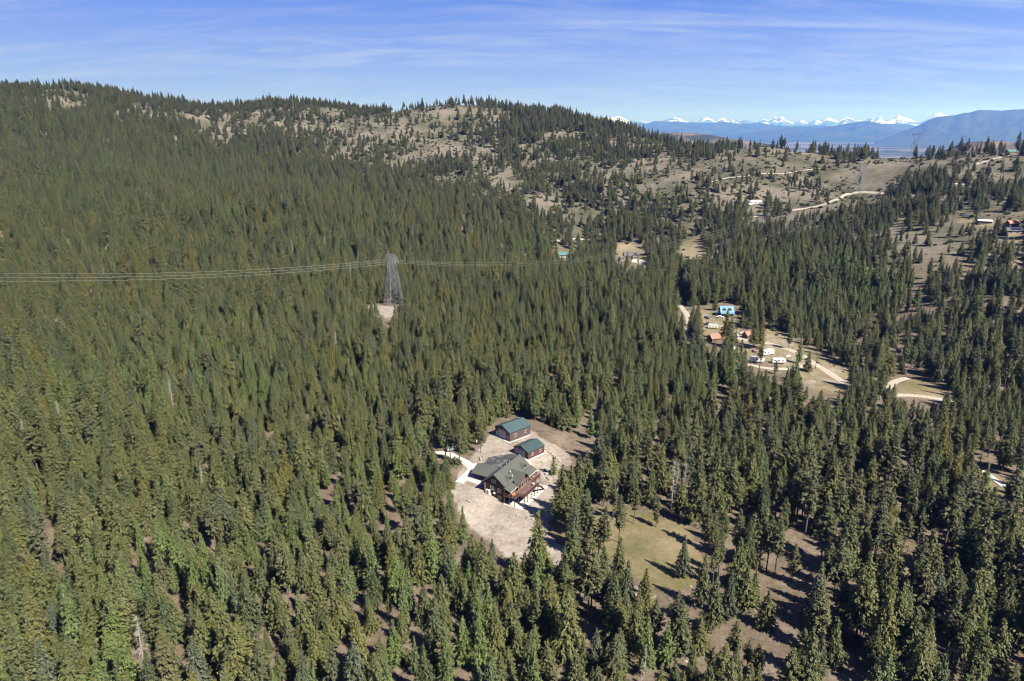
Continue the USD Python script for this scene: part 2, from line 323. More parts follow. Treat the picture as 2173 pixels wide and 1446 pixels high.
ROADS = [('dirt_road', 'pale gravel road running past the blue roofed house between the trees', 4.5, [(1424, 606), (1436, 639), (1449, 656), (1457, 668), (1461, 683), (1459, 709), (1463, 730), (1489, 757), (1535, 767), (1591, 776), (1643, 783), (1690, 783), (1707, 776), (1724, 768)]),
         ('dirt_road', 'pale gravel road slanting down past the white motorhome', 5.5, [(1553, 700), (1558, 709), (1567, 718), (1591, 724), (1631, 729), (1654, 735), (1675, 743), (1697, 752), (1726, 771), (1760, 792), (1802, 819), (1840, 846)]),
         ('dirt_road', 'grey track curving round the small grassy field at the right', 5.0, [(2110, 862), (2060, 856), (2007, 849), (1941, 841), (1915, 839), (1894, 840), (1887, 832), (1890, 817), (1906, 808), (1930, 802)]),
         ('dirt_road', 'sandy road climbing the bare hill to the far pylon', 7.0, [(1490, 478), (1528, 471), (1577, 465), (1636, 452), (1686, 446), (1732, 439), (1757, 431), (1785, 421), (1797, 414), (1822, 410), (1856, 411), (1880, 412)]),
         ('dirt_road', 'sandy track on the crest of the hill at the right edge', 7.0, [(2070, 350), (2085, 345), (2129, 333), (2173, 326)]),
         ('dirt_road', 'short sandy track among trees below the hilltop at the right', 6.0, [(2000, 386), (2028, 390), (2045, 392), (2073, 394)]),
         ('dirt_road', 'thin pale track among trees behind the teal roofed building', 6.0, [(1165, 512), (1183, 511), (1207, 509), (1225, 508), (1290, 506)]),
         ('dirt_road', 'faint sandy track along the open slope of the middle hill', 2.6, [(1480, 398), (1530, 382), (1600, 372), (1680, 366), (1740, 358)])]
gm_gravel, gm_grass, gm_yard = raster(GRAVEL), raster(GRASS), raster(YARD)
from scipy.ndimage import gaussian_filter
def look(img, p, fill=0.0):
    q = pix(p); x = np.nan_to_num(q[..., 0] / 2, nan=-1); y = np.nan_to_num(q[..., 1] / 2, nan=-1)
    return map_coordinates(img, [y, x], order=1, mode='constant', cval=fill)
dens_pts = np.array([(150, 570, 1), (300, 600, 1), (450, 580, 1), (100, 500, 1), (300, 450, 1), (600, 650, 1), (200, 700, 1), (500, 800, 1), (600, 500, 1), (150, 400, 1), (800, 650, 1), (150, 850, 1), (150, 1100, 1), (500, 1050, 1), (150, 1350, 1), (500, 1400, .97), (800, 1050, 1), (850, 800, 1), (1150, 700, 1), (0, 600, 1), (300, 320, 1), (0, 300, 1), (0, 250, .98), (200, 260, .97), (500, 400, 1), (350, 330, .97), (700, 450, 1), (900, 550, 1), (300, 900, 1), (700, 900, 1), (300, 1300, .95), (700, 1300, .88), (900, 1200, .92), (1000, 750, 1), (1300, 750, 1), (1200, 620, 1),
    (1400, 850, 1), (1600, 900, .95), (1700, 1000, .93), (1900, 1100, .97), (2100, 1250, .97), (1950, 1380, .93), (1800, 1300, .92), (1600, 1250, .62), (1500, 1400, .92), (1250, 1400, .85), (1700, 1400, .78), (1500, 1000, .92), (1350, 1000, .88), (1270, 980, .85), (1300, 1050, .45), (1230, 1000, .5), (1450, 1065, .5), (1520, 1110, .66), (1540, 1170, .62), (1500, 1230, .6), (1650, 1230, .5), (1350, 1040, .5), (1400, 1180, .1), (1050, 1350, .9),
    (100, 200, .55), (150, 212, .45), (300, 225, .48), (50, 205, .55), (450, 255, .45), (550, 245, .5), (600, 300, .6), (250, 245, .75), (700, 280, .33), (800, 300, .38), (950, 240, .28), (950, 300, .24), (850, 350, .33), (1000, 330, .33), (1050, 260, .33), (900, 270, .25), (1150, 260, .66), (1300, 290, .75), (1200, 330, .5), (1000, 400, .58), (1100, 420, .5),
    (1200, 380, .4), (1300, 380, .28), (1250, 440, .42), (1400, 380, .3), (1450, 340, .38), (1550, 340, .3), (1550, 400, .24), (1700, 360, .16), (1650, 420, .3), (1780, 340, .36), (1850, 380, .06), (1900, 350, .1), (1930, 400, .45), (1800, 400, .2), (2000, 360, .4), (2100, 350, .28), (2150, 400, .32), (2050, 430, .5),
    (1950, 450, .58), (1850, 470, .62), (1700, 470, .5), (1600, 480, .62), (1500, 480, .66), (1400, 480, .68), (1350, 500, .72), (1100, 500, .9), (1700, 550, .9), (1600, 560, .9), (2100, 500, .48), (2000, 520, .58), (1950, 570, .6), (2100, 600, .7), (1800, 650, .95), (2000, 700, .85), (2100, 800, .9), (1950, 900, .92),
    (2100, 950, .92), (900, 450, .86), (1000, 450, .78), (800, 400, .8), (620, 360, .88), (1830, 440, .2), (1700, 800, .8), (1560, 640, .9), (1430, 640, .95)], float)
gxx, gyy = np.meshgrid(np.arange(0, 2180, 20.), np.arange(0, 1450, 10.))
_w = 1.0 / (((gxx[..., None] - dens_pts[:, 0]) / 1.3) ** 2 + ((gyy[..., None] - dens_pts[:, 1])) ** 2 + 60.0) ** 1.6
dens_map = (_w * dens_pts[:, 2]).sum(-1) / _w.sum(-1)
def density(p):
    q = pix(p); x = np.clip(np.nan_to_num(q[..., 0], nan=1000), 0, 2170) / 20; y = np.clip(np.nan_to_num(q[..., 1], nan=1440), 0, 1440) / 10
    return map_coordinates(dens_map, [y, x], order=1, mode='nearest')

# ------------------------------------------------------------------ ground
GP = np.stack([XX, YY, ZZ], -1).reshape(-1, 3)
soft = lambda im, s: gaussian_filter(im, s)
R_ = np.hypot(GP[:, 0], GP[:, 1])
m_gravel = np.maximum(look(soft(gm_gravel, 1.2), GP) * np.where(GP[:, 1] > 400, 0.72, 0.86), 0.36 * look(soft(raster(YARD[:2]), 2.0), GP)); m_grass = np.maximum(look(soft(gm_grass, 3.0), GP), look(soft(gm_yard, 1.5), GP))
bare = (1 - sstep(0.5, 0.88, density(GP)))
m_hill = np.maximum(bare, sstep(1250, 1500, R_)) * sstep(520, 700, R_)
gv = [GP]; ny, nx = XX.shape
ii, jj = np.meshgrid(np.arange(nx - 1), np.arange(ny - 1))
a = (jj * nx + ii).ravel()
gf = np.vstack([np.stack([a, a + 1, a + nx + 1], -1), np.stack([a, a + nx + 1, a + nx], -1)])
ground_nodes = {
    'geo': ('geometry', {}), 'at': ('attribute', {'attribute': 'cover'}), 'sep': ('separate_color', {}),
    'n0': ('noise_texture', {'scale': 0.9, 'detail': 8.0, 'roughness': 0.68}), 'n1': ('noise_texture', {'scale': 0.14, 'detail': 8.0, 'roughness': 0.70}), 'n2': ('noise_texture', {'scale': 0.018, 'detail': 5.0, 'roughness': 0.6}),
    'n3': ('noise_texture', {'scale': 3.2, 'detail': 4.0, 'roughness': 0.7}),
    'floor': ('rgb_ramp', {'ramp': [(0.36, (0.040, 0.032, 0.022)), (0.48, (0.086, 0.067, 0.050)), (0.60, (0.140, 0.114, 0.092))]}),
    'grass': ('rgb_ramp', {'ramp': [(0.40, (0.053, 0.060, 0.019)), (0.48, (0.104, 0.088, 0.048)), (0.57, (0.163, 0.132, 0.090))]}),
    'hill': ('rgb_ramp', {'ramp': [(0.41, (0.032, 0.035, 0.020)), (0.48, (0.062, 0.058, 0.040)), (0.56, (0.110, 0.095, 0.077))]}),
    'gravel': ('rgb_ramp', {'ramp': [(0.38, (0.084, 0.063, 0.048)), (0.47, (0.163, 0.139, 0.121)), (0.58, (0.233, 0.213, 0.194))]}),
    'mixn': ('mix', {'mix_type': 'mix', 'fac': 0.5}), 'mixw': ('mix', {'mix_type': 'mix', 'fac': 0.45}),
    'j': ('math', {'math_type': 'multiply_add', 'value2': 1.5, 'value3': -0.75}),
    'gr': ('math', {'math_type': 'add'}), 'gs': ('math', {'math_type': 'add'}), 'gh': ('math', {'math_type': 'add'}),
    'grr': ('map_range', {'from_min': 0.32, 'from_max': 0.62, 'clamp': True}), 'gsr': ('map_range', {'from_min': 0.25, 'from_max': 0.75, 'clamp': True}), 'ghr': ('map_range', {'from_min': 0.2, 'from_max': 0.7, 'clamp': True}),
    'c1': ('mix', {}), 'c2': ('mix', {}), 'c3': ('mix', {}),
    'b': ('bump', {'strength': 0.6, 'distance': 0.5}), 'p': ('principled_bsdf', {'roughness': 0.95, 'specular_ior_level': 0.15})}
ground_links = [('geo.position', 'n0.vector'), ('geo.position', 'n1.vector'), ('geo.position', 'n2.vector'), ('geo.position', 'n3.vector'), ('at.color', 'sep.color'),
    ('n0.color', 'mixn.color1'), ('n1.color', 'mixn.color2'), ('n2.fac', 'mixw.color2'), ('mixn.color', 'mixw.color1'),
    ('n1.fac', 'j.value1'), ('sep.r', 'gr.value1'), ('j.value', 'gr.value2'), ('sep.g', 'gs.value1'), ('j.value', 'gs.value2'), ('sep.b', 'gh.value1'), ('j.value', 'gh.value2'),
    ('gr.value', 'grr.value'), ('gs.value', 'gsr.value'), ('gh.value', 'ghr.value'),
    ('mixn.color', 'floor.fac'), ('mixw.color', 'grass.fac'), ('mixw.color', 'hill.fac'), ('mixn.color', 'gravel.fac'),
    ('ghr.result', 'c1.fac'), ('floor.color', 'c1.color1'), ('hill.color', 'c1.color2'), ('gsr.result', 'c2.fac'), ('c1.color', 'c2.color1'), ('grass.color', 'c2.color2'),
    ('grr.result', 'c3.fac'), ('c2.color', 'c3.color1'), ('gravel.color', 'c3.color2'), ('c3.color', 'p.base_color'), ('n3.fac', 'b.height'), ('b.normal', 'p.normal')]
M_ground = usdkit.material(stage, L + 'ground', ground_nodes, ground_links, surface='p.BSDF')
gmesh = usdkit.mesh(stage, '/World/ground', (GP, gf), M_ground, True)
UsdGeom.PrimvarsAPI(gmesh).CreatePrimvar('cover', Sdf.ValueTypeNames.Color3fArray, 'vertex').Set(Vt.Vec3fArray.FromNumpy(np.stack([m_gravel, m_grass, m_hill], -1).astype(np.float32)))
tag(gmesh, kind='structure')

def drape(name, pts2, width, mat, label, lift=0.12, kind='structure', taper=0.0):
    """A road laid on the ground along a line of plan points."""
    p = np.array(pts2, float); seg = np.r_[0, np.cumsum(np.linalg.norm(np.diff(p, axis=0), axis=1))]
    n = max(int(seg[-1] / 2.5), 4); u = np.linspace(0, seg[-1], n)
    from scipy.interpolate import PchipInterpolator
    x = PchipInterpolator(seg, p[:, 0])(u); y = PchipInterpolator(seg, p[:, 1])(u)
    t = np.stack([np.gradient(x), np.gradient(y)], -1); t /= np.linalg.norm(t, axis=1, keepdims=True)
    nrm = np.stack([-t[:, 1], t[:, 0]], -1)
    wob = 1 + 0.22 * (meshkit.noise(np.stack([u / 9, 0 * u, 0 * u + 3], -1), 4) - 0.5)
    cols = []; K = 7
    for k in range(K):
        o = (k / (K - 1) - 0.5) * width
        q = np.stack([x, y], -1) + nrm * (o * wob)[:, None]
        cols.append(np.stack([q[:, 0], q[:, 1], ground_z(q[:, 0], q[:, 1]) + (lift if 0 < k < K - 1 else -0.15)], -1))
    v = np.stack(cols, 1).reshape(-1, 3)
    i, j = np.meshgrid(np.arange(K - 1), np.arange(n - 1)); a = (j * K + i).ravel()
    m = usdkit.mesh(stage, '/World/' + numbered(name), (v, np.stack([a, a + K, a + K + 1, a + 1], -1)[:, ::-1]), mat, True)
    tag(m, label, kind=kind)
    return m
M_road = mottled('road_gravel', (0.22, 0.19, 0.16), (0.31, 0.28, 0.245), 1.2, 0.95, lo=0.3, hi=0.7)
for nm, lab, w, line in ROADS:
    drape(nm, [hit(*q)[:2] for q in line], w, M_road, lab)
M_concrete = mottled('concrete', (0.30, 0.292, 0.28), (0.37, 0.362, 0.35), 0.5, 0.85)
drive = [at_height(*q, 2.3)[:2] for q in ((800, 965), (844, 957), (885, 953), (930, 955), (952, 961), (966, 970), (985, 979), (1000, 992))]
drape('driveway', drive, 4.0, M_concrete, 'white concrete driveway curving out of the trees to the carport', lift=0.1)

# ------------------------------------------------------------------ trees
def needles(name, ramp, dark, trans=0.24):
    nodes = {'o': ('object_info', {}), 'g': ('geometry', {}), 'r': ('rgb_ramp', {'ramp': ramp}), 'v': ('map_range', {'from_min': 0.0, 'from_max': 1.0, 'to_min': dark, 'to_max': 1.5}),
             'm': ('mix', {'mix_type': 'multiply', 'fac': 1.0}), 'd': ('principled_bsdf', {'roughness': 0.6, 'specular_ior_level': 0.25}), 't': ('translucent_bsdf', {}), 'x': ('mix_closure', {'fac': trans})}
    links = [('o.random', 'r.fac'), ('g.random_per_island', 'v.value'), ('r.color', 'm.color1'), ('v.result', 'm.color2'), ('m.color', 'd.base_color'), ('m.color', 't.color'), ('d.BSDF', 'x.closure1'), ('t.BSDF', 'x.closure2')]
    return usdkit.material(stage, L + name, nodes, links, surface='x.closure')
M_fir = needles('fir_needles', FIR_RAMP, 0.5); M_fir_grey = needles('grey_fir_needles', GREY_RAMP, 0.5); M_fir_gold = needles('golden_fir_needles', GOLD_RAMP, 0.5)
M_pine = needles('pine_needles', PINE_RAMP, 0.5)
M_larch = needles('larch_needles', LARCH_RAMP, 0.6, 0.25)
M_bark = mottled('bark', (0.055, 0.042, 0.033), (0.15, 0.115, 0.09), 3.0, 0.95)
M_redbark = mottled('red_bark', (0.12, 0.055, 0.03), (0.26, 0.125, 0.07), 3.0, 0.95)
M_dead = mottled('dead_wood', (0.16, 0.145, 0.13), (0.34, 0.31, 0.285), 4.0, 0.95)

def clumps(rng, cen, out, size, per, flat):
    """Needle sprays: per small leaf faces at each centre, pointing mostly along out."""
    n = len(cen); C = np.repeat(cen, per, 0); O = np.repeat(out, per, 0); S = np.repeat(size, per)
    d = O * 0.9 + rng.normal(0, 0.40, (n * per, 3)) * [1, 1, flat]
    d /= np.linalg.norm(d, axis=1, keepdims=True)
    s = np.cross(d, rng.normal(0, 0.55, (n * per, 3)) + [0, 0, 1.0] + 0.35 * O); s /= np.linalg.norm(s, axis=1, keepdims=True) + 1e-9
    ln = S * rng.uniform(0.7, 1.25, n * per); wd = S * rng.uniform(0.38, 0.62, n * per)
    b = C + rng.normal(0, 1, C.shape) * (S * 0.35)[:, None] - d * (ln * 0.45)[:, None]
    v = np.stack([b + s * (wd * 0.35)[:, None], b - s * (wd * 0.35)[:, None], b + d * (ln * 0.6)[:, None] - s * (wd * 0.5)[:, None], b + d * ln[:, None], b + d * (ln * 0.6)[:, None] + s * (wd * 0.5)[:, None]], 1).reshape(-1, 3)
    k = np.arange(n * per)[:, None] * 5
    f = np.concatenate([k + [0, 1, 2], k + [0, 2, 4], k + [2, 3, 4]], 0)
    return v, f
def crown(seed, H, zb, R, kind):
    rng = np.random.default_rng(seed); cen = []; out = []; size = []
    lob = rng.uniform(0, 6.28, 4); z = zb; az0 = 0.0
    step = {'fir': 0.80 - 0.25, 'pine': 0.62, 'larch': 0.55}[kind]
    while z < H - 0.25:
        fr = (z - zb) / (H - zb)
        if kind == 'fir': r = R * (1 - fr) ** 1.0 * min(1, 0.7 + fr * 3.5) + 0.12
        elif kind == 'pine': r = R * (1 - fr ** 1.55) ** 0.85 * min(1, 0.5 + fr * 2.2)
        else: r = R * (1 - fr) ** 0.9 * min(1, 0.6 + fr * 3)
        nb = {'fir': 11, 'pine': 8, 'larch': 8}[kind] if r > 0.8 else 6
        az0 += 2.4; r *= rng.uniform(0.78, 1.14)
        for b in range(nb):
            az = az0 + b * 6.283 / nb + rng.normal(0, 0.25)
            rr = r * rng.uniform(0.62, 1.16) * (1 + 0.16 * math.sin(az * 2 + lob[0] + z * 0.5) + 0.12 * math.sin(az * 3 + lob[1] - z * 0.8))
            if kind == 'pine' and rng.random() < 0.22: continue
            if kind == 'larch' and rng.random() < 0.12: continue
            el = {'fir': -0.12 + 0.75 * fr, 'pine': 0.1 + 0.5 * fr, 'larch': 0.05 + 0.4 * fr}[kind] + rng.normal(0, 0.1)
            zz = z + rng.normal(0, 0.10)
            d = np.array([math.cos(az) * math.cos(el), math.sin(az) * math.cos(el), math.sin(el)])
            m = max(1, int(round(rr / 0.5)))
            for u in np.linspace(0.22 if kind != 'pine' else 0.4, 1.0, m) if m > 1 else [0.7]:
                c = np.array([0, 0, zz]) + d * rr * u; c[2] -= 0.10 * (rr * u) ** 1.5 * (1 if kind == 'fir' else 0.4)
                cen.append(c); out.append(np.array([d[0], d[1], d[2] * 0.4 + {'fir': -0.85, 'pine': -0.6, 'larch': -0.8}[kind]])); size.append({'fir': 0.56, 'pine': 0.56, 'larch': 0.52}[kind] * (1.1 - 0.35 * fr))
        z += step * rng.uniform(0.85, 1.15)
    cen += [np.array([0, 0, H - 0.35]), np.array([0, 0, H - 0.8])]; out += [np.array([0, 0, 1.0])] * 2; size += [0.5, 0.55]
    return clumps(rng, np.array(cen), np.array(out), np.array(size), {'fir': 5, 'pine': 7, 'larch': 6}[kind], {'fir': 0.8, 'pine': 1.1, 'larch': 1.0}[kind])
def trunk(H, r, seed, stubs=0):
    rng = np.random.default_rng(seed); mb = MB(); k = 5; x = np.cumsum(rng.normal(0, 0.05, (k + 1, 2)), 0); x[0] = 0
    for i in range(k):
        z0, z1 = -0.6 * (i == 0) + H * 0.97 * i / k, H * 0.97 * (i + 1) / k
        mb.bar((*x[i], z0), (*x[i + 1], z1), r * (1 - 0.9 * i / k), 6, r * (1 - 0.9 * (i + 1) / k))
    for i in range(stubs):
        z = rng.uniform(0.12, 0.95) * H; a = rng.uniform(0, 6.28); l = (0.4 + 1.7 * (1 - z / H)) * rng.uniform(0.5, 1.2)
        p = np.interp(z, np.linspace(0, H, k + 1), x[:, 0]), np.interp(z, np.linspace(0, H, k + 1), x[:, 1]), z
        q = (p[0] + l * math.cos(a), p[1] + l * math.sin(a), z + rng.uniform(-0.5, 0.25) * l)
        mb.bar(p, q, 0.05, 3, 0.015)
        for t in range(3):
            w = rng.uniform(0.35, 0.95); s = np.array(p) + (np.array(q) - p) * w
            mb.bar(s, s + [rng.normal(0, .45), rng.normal(0, .45), rng.normal(-0.1, .25)], 0.025, 3, 0.008)
    return mb
KINDS = []   # (kind, H, [(part, (v, f), material)])
for s, (H, zb, R) in enumerate([(17, 2.0, 3.7), (19, 3.2, 3.6), (15, 1.2, 3.5), (21, 4.5, 3.8), (16, 2.4, 3.0), (18, 1.6, 4.0), (20, 3.6, 3.3), (14, 1.0, 3.5)]):
    KINDS.append(('fir', H, [('trunk', trunk(H, 0.21, 40 + s, 6).arrays(), M_bark), ('crown', crown(100 + s, H, zb, R, 'fir'), M_fir_grey if s == 4 else M_fir_gold if s == 6 else M_fir)]))
for s, (H, zb, R) in enumerate([(20, 6.5, 2.7), (22, 7.5, 3.0), (18, 5.0, 2.9), (17, 6.5, 2.3), (24, 6.5, 3.2), (14, 3.0, 2.5)]):
    KINDS.append(('pine', H, [('trunk', trunk(H, 0.26, 60 + s, 8).arrays(), M_bark if s != 4 else M_redbark), ('crown', crown(200 + s, H, zb, R, 'pine'), M_pine)]))
for s, (H, zb, R) in enumerate([(18, 2.2, 2.7), (20, 3.5, 2.6), (15, 1.5, 2.5), (8, 0.5, 1.7)]):
    KINDS.append(('larch', H, [('trunk', trunk(H, 0.2, 80 + s, 4).arrays(), M_bark), ('crown', crown(300 + s, H, zb, R, 'larch'), M_larch)]))
for s, H in enumerate([16, 18, 13]):
    KINDS.append(('dead', H, [('trunk', trunk(H, 0.2, 90 + s, 0).arrays(), M_dead), ('branches', trunk(H, 0.06, 90 + s, 90).arrays(), M_dead)]))
FIRS = [0, 1, 2, 3, 5, 7] * 6 + [0, 2, 5, 4, 4, 4, 6]; PINES = [i for i, k in enumerate(KINDS) if k[0] == 'pine' and i != 12]; LARCHES = [i for i, k in enumerate(KINDS) if k[0] == 'larch'][:3]; DEADS = [i for i, k in enumerate(KINDS) if k[0] == 'dead']
YOUNG = LARCHES[-1] + 1
protos = []
for i, (k, H, parts) in enumerate(KINDS):
    c = stage.CreateClassPrim('/World/tree_shape_%03d' % i)
    c.SetTypeName('Xform')
    for nm, arr, mat in parts: usdkit.mesh(stage, '/World/tree_shape_%03d/%s' % (i, nm), arr, mat, False)
    protos.append(c)
NAMES = {'fir': ('fir_tree', 'fir'), 'pine': ('pine_tree', 'pine'), 'larch': ('larch_tree', 'larch'), 'dead': ('dead_tree', 'dead tree')}
def plant(i, p, yaw, sc, label, group=None, lean=None, wide=1.0):
    k = KINDS[i][0]
    x = thing(NAMES[k][0], label, NAMES[k][1], (p[0], p[1], p[2]), yaw, group, (sc * wide, sc * wide, sc))
    x.GetPrim().GetReferences().AddInternalReference(protos[i].GetPath()); x.GetPrim().SetInstanceable(True)
    return x

# single trees that the photograph sets apart: pixel of the foot, kind, height, words
OWN = OWN_TREES
own_pts = []
for px, py, ki, Hh, wide, lab in OWN:
    g = hit(px, py); own_pts.append(g[:2])
    plant(ki, (g[0], g[1], float(ground_z(g[0], g[1]))), RNG.uniform(0, 6.28), Hh / KINDS[ki][1], lab, wide=wide)
own_pts = np.array(own_pts)

# where nothing may hide the ground: clearings, roads and buildings stay in view
keep = raster(KEEP, lines=[(l, 3) for l in KEEP_LINES])
front = [(raster([p]), D) for p, D in KEEP_FRONT]
cells = 5.45
cx_, cy_ = np.meshgrid(np.arange(-1500, 1500, cells), np.arange(60, 2100, cells * 0.9))
cx_ = cx_ + (np.arange(cx_.shape[0]) % 2)[:, None] * cells / 2
T = np.stack([cx_.ravel(), cy_.ravel()], -1) + RNG.uniform(-0.42, 0.42, (cx_.size, 2)) * cells
ang = np.degrees(np.arctan2(T[:, 0], T[:, 1])); rr_ = np.hypot(T[:, 0], T[:, 1])
T = T[(np.abs(ang) < 47) & (rr_ > 92) & (rr_ < 1720)]
T = np.c_[T, ground_z(T[:, 0], T[:, 1])]
rr_ = np.hypot(T[:, 0], T[:, 1])
dn = density(T)
P3 = np.c_[T[:, :2], 0 * T[:, 0]]
patch = meshkit.fbm(P3 / 42.0, 3, 21)                         # thin and thick patches
dens = np.clip(dn, 0, 1) ** np.where(rr_ > 650, 1.7, 1.5) * (1 + (1 - dn) * 3.2 * (patch - 0.5) * 2.2)
grow = 1 + 0.32 * sstep(380, 620, rr_) * sstep(0.6, 0.9, dn)
dens = dens / grow ** 1.7
dens = np.where(rr_ > 1500, np.minimum(dens, 0.5), dens)
ok = RNG.random(len(T)) < dens
gapn = meshkit.fbm(P3 / 16.0, 2, 31)
ok &= ~((gapn > 0.77) & (rr_ < 420) & (RNG.random(len(T)) < 0.8))
gq = np.maximum(look(gm_gravel, T), np.maximum(look(gm_yard, T), look(raster(GRASS[:2]), T) * 0.97))
ok &= RNG.random(len(T)) > gq
T = T[ok]; dn = dn[ok]; grow = grow[ok]; rr_ = rr_[ok]; n = len(T)
hil = (1 - sstep(0.55, 0.9, dn)) * sstep(560, 800, rr_)
U_ = RNG.random((n, 6))
lar = meshkit.fbm(np.c_[T[:, :2] / 55.0, 0 * T[:, 0]], 3, 77)
q = pix(T)
east = sstep(1150, 1500, q[:, 0]) * sstep(850, 1000, q[:, 1])
p_larch = np.clip(0.018 + 0.3 * sstep(0.62, 0.74, lar), 0, 0.5) * (1 - hil)
for lx, ly, lw, lh, amt in LARCH_SPOTS:
    p_larch = np.maximum(p_larch, 1.25 * amt * np.exp(-((q[:, 0] - lx) / lw) ** 2 - ((q[:, 1] - ly) / lh) ** 2))
p_pine = 0.10 + 0.30 * east + 0.35 * hil + 0.15 * sstep(1500, 1900, q[:, 0])
kind = np.where(U_[:, 0] < p_larch, 2, np.where(U_[:, 1] < p_pine, 1, 0))
kind = np.where(U_[:, 0] > 0.9945, 3, kind)
pick = np.zeros(n, int)
for c, pool in enumerate((FIRS, PINES, LARCHES, DEADS)):
    s = kind == c; pick[s] = np.array(pool)[(U_[s, 2] * len(pool)).astype(int)]
height = np.array([k[1] for k in KINDS])[pick]
sc = (0.58 + 0.56 * U_[:, 3]) * (1 - 0.06 * hil * U_[:, 4]) * np.where(U_[:, 5] < 0.10, 0.62, 1.0)
sc *= 0.94 + 0.5 * (meshkit.fbm(np.c_[T[:, :2] / 90.0, 0 * T[:, 0]], 2, 55) - 0.5)
sc *= grow
top = height * sc
# thin out what would hide the clearings, roads and houses
bad = np.zeros(n, bool); lucky = RNG.random(n) < 0.07
for fz in (0.0, 0.2, 0.4, 0.6, 0.8, 0.92):
    for side in (-1, 0, 1):
        pp = T.copy(); pp[:, 2] += top * fz; pp[:, 0] += side * 1.7 * (1 - fz * 0.9)
        bad |= look(keep, pp) > 0.45
        for msk, Dm in front: bad |= (look(msk, pp) > 0.45) & (rr_ < Dm)
bad &= ~lucky
dmin = np.min(np.hypot(T[:, None, 0] - own_pts[None, :, 0], T[:, None, 1] - own_pts[None, :, 1]), 1) if len(own_pts) else np.full(n, 99.)
bad |= dmin < 2.6
s_, t_ = house_st(T[:, 0], T[:, 1])
bad |= (s_ > -28) & (s_ < 12) & (t_ > -8) & (t_ < 62) & ((s_ > -17) | ((t_ > 20) & (s_ > -21))) & ((t_ < 45) | (s_ > -30))
T, pick, sc, kind, top, q = (x[~bad] for x in (T, pick, sc, kind, top, q)); hil = hil[~bad]; n = len(T)
yaw = RNG.uniform(0, 6.283, n); wide = RNG.uniform(0.80, 1.3, n) * (1 + 0.1 * hil)
inview = (q[:, 0] > -30) & (q[:, 0] < 2203) & (q[:, 1] > 0) & (pix(np.c_[T[:, :2], T[:, 2] + top])[:, 1] < 1440)
size = np.where(inview, top / np.maximum(q[:, 2], 1), 0)
single = np.zeros(n, bool)
def where_is(x, y):
    if y > 1180:
        return ('lower left corner' if x < 330 else 'forest left of the bottom centre' if x < 680 else 'forest below and left of the clearing' if x < 1010 else 'stand right below the house clearing' if x < 1340
                else 'stand below the dry grass clearing' if x < 1700 else 'woods in the lower right corner')
    if x < 1040:
        return ('forest along the left edge' if x < 300 else 'forest halfway from left edge to house' if x < 680 else 'forest left of house and driveway')
    return ('belt of trees behind the workshops' if x < 1200 and y < 960 else 'slope between house and dead trees' if x < 1480 else 'woods right of the dead trees' if x < 1800 else 'woods along the right edge') if y > 900 else 'forest between workshops and gravel roads'
SAY = {'fir': 'full crowned dull green fir', 'grey': 'blue grey green fir', 'gold': 'yellowish golden green fir', 'pine': 'loose crowned olive pine', 'larch': 'bright green feathery larch', 'dead': 'bare grey dead tree'}
MANY = {'fir': 'green firs', 'grey': 'blue grey firs', 'gold': 'golden firs', 'pine': 'pines', 'larch': 'larches', 'dead': 'dead trees'}
for c, most in ((0, 300), (1, 300), (2, 120), (3, 60)):
    idx = np.where((kind == c) & (size > 0))[0]; idx = idx[np.argsort(-size[idx])[:most]]; single[idx] = True
    for i in idx:
        what = 'grey' if pick[i] == 4 else 'gold' if pick[i] == 6 else KINDS[pick[i]][0]
        where = where_is(q[i, 0], q[i, 1])
        plant(int(pick[i]), T[i], float(yaw[i]), float(sc[i]), '%s in the %s' % (SAY[what], where), '%s in the %s' % (MANY[what], where), wide=float(wide[i]))
rest = ~single
pi = UsdGeom.PointInstancer.Define(stage, '/World/forest')
tag(pi, 'dense conifer forest covering the valley and the hills', 'forest', kind='stuff')
paths = []
for i, (k, H, parts) in enumerate(KINDS):
    pth = '/World/forest/shapes/tree_%03d' % i
    UsdGeom.Xform.Define(stage, pth)
    for nm, arr, mat in parts: usdkit.mesh(stage, pth + '/' + nm, arr, mat, False)
    paths.append(Sdf.Path(pth))
pi.CreatePrototypesRel().SetTargets(paths)
pi.CreateProtoIndicesAttr(Vt.IntArray.FromNumpy(pick[rest].astype(np.int32)))
pi.CreatePositionsAttr(Vt.Vec3fArray.FromNumpy(T[rest].astype(np.float32)))
h = yaw[rest] / 2
pi.CreateOrientationsAttr(Vt.QuathArray([Gf.Quath(float(math.cos(a)), 0, 0, float(math.sin(a))) for a in h]))
pi.CreateScalesAttr(Vt.Vec3fArray.FromNumpy(np.stack([sc[rest] * wide[rest], sc[rest] * wide[rest], sc[rest]], -1).astype(np.float32)))
print('trees', n, 'single', int(single.sum()), 'tris', sum(len(p[1][1]) for k in KINDS for p in k[2]))

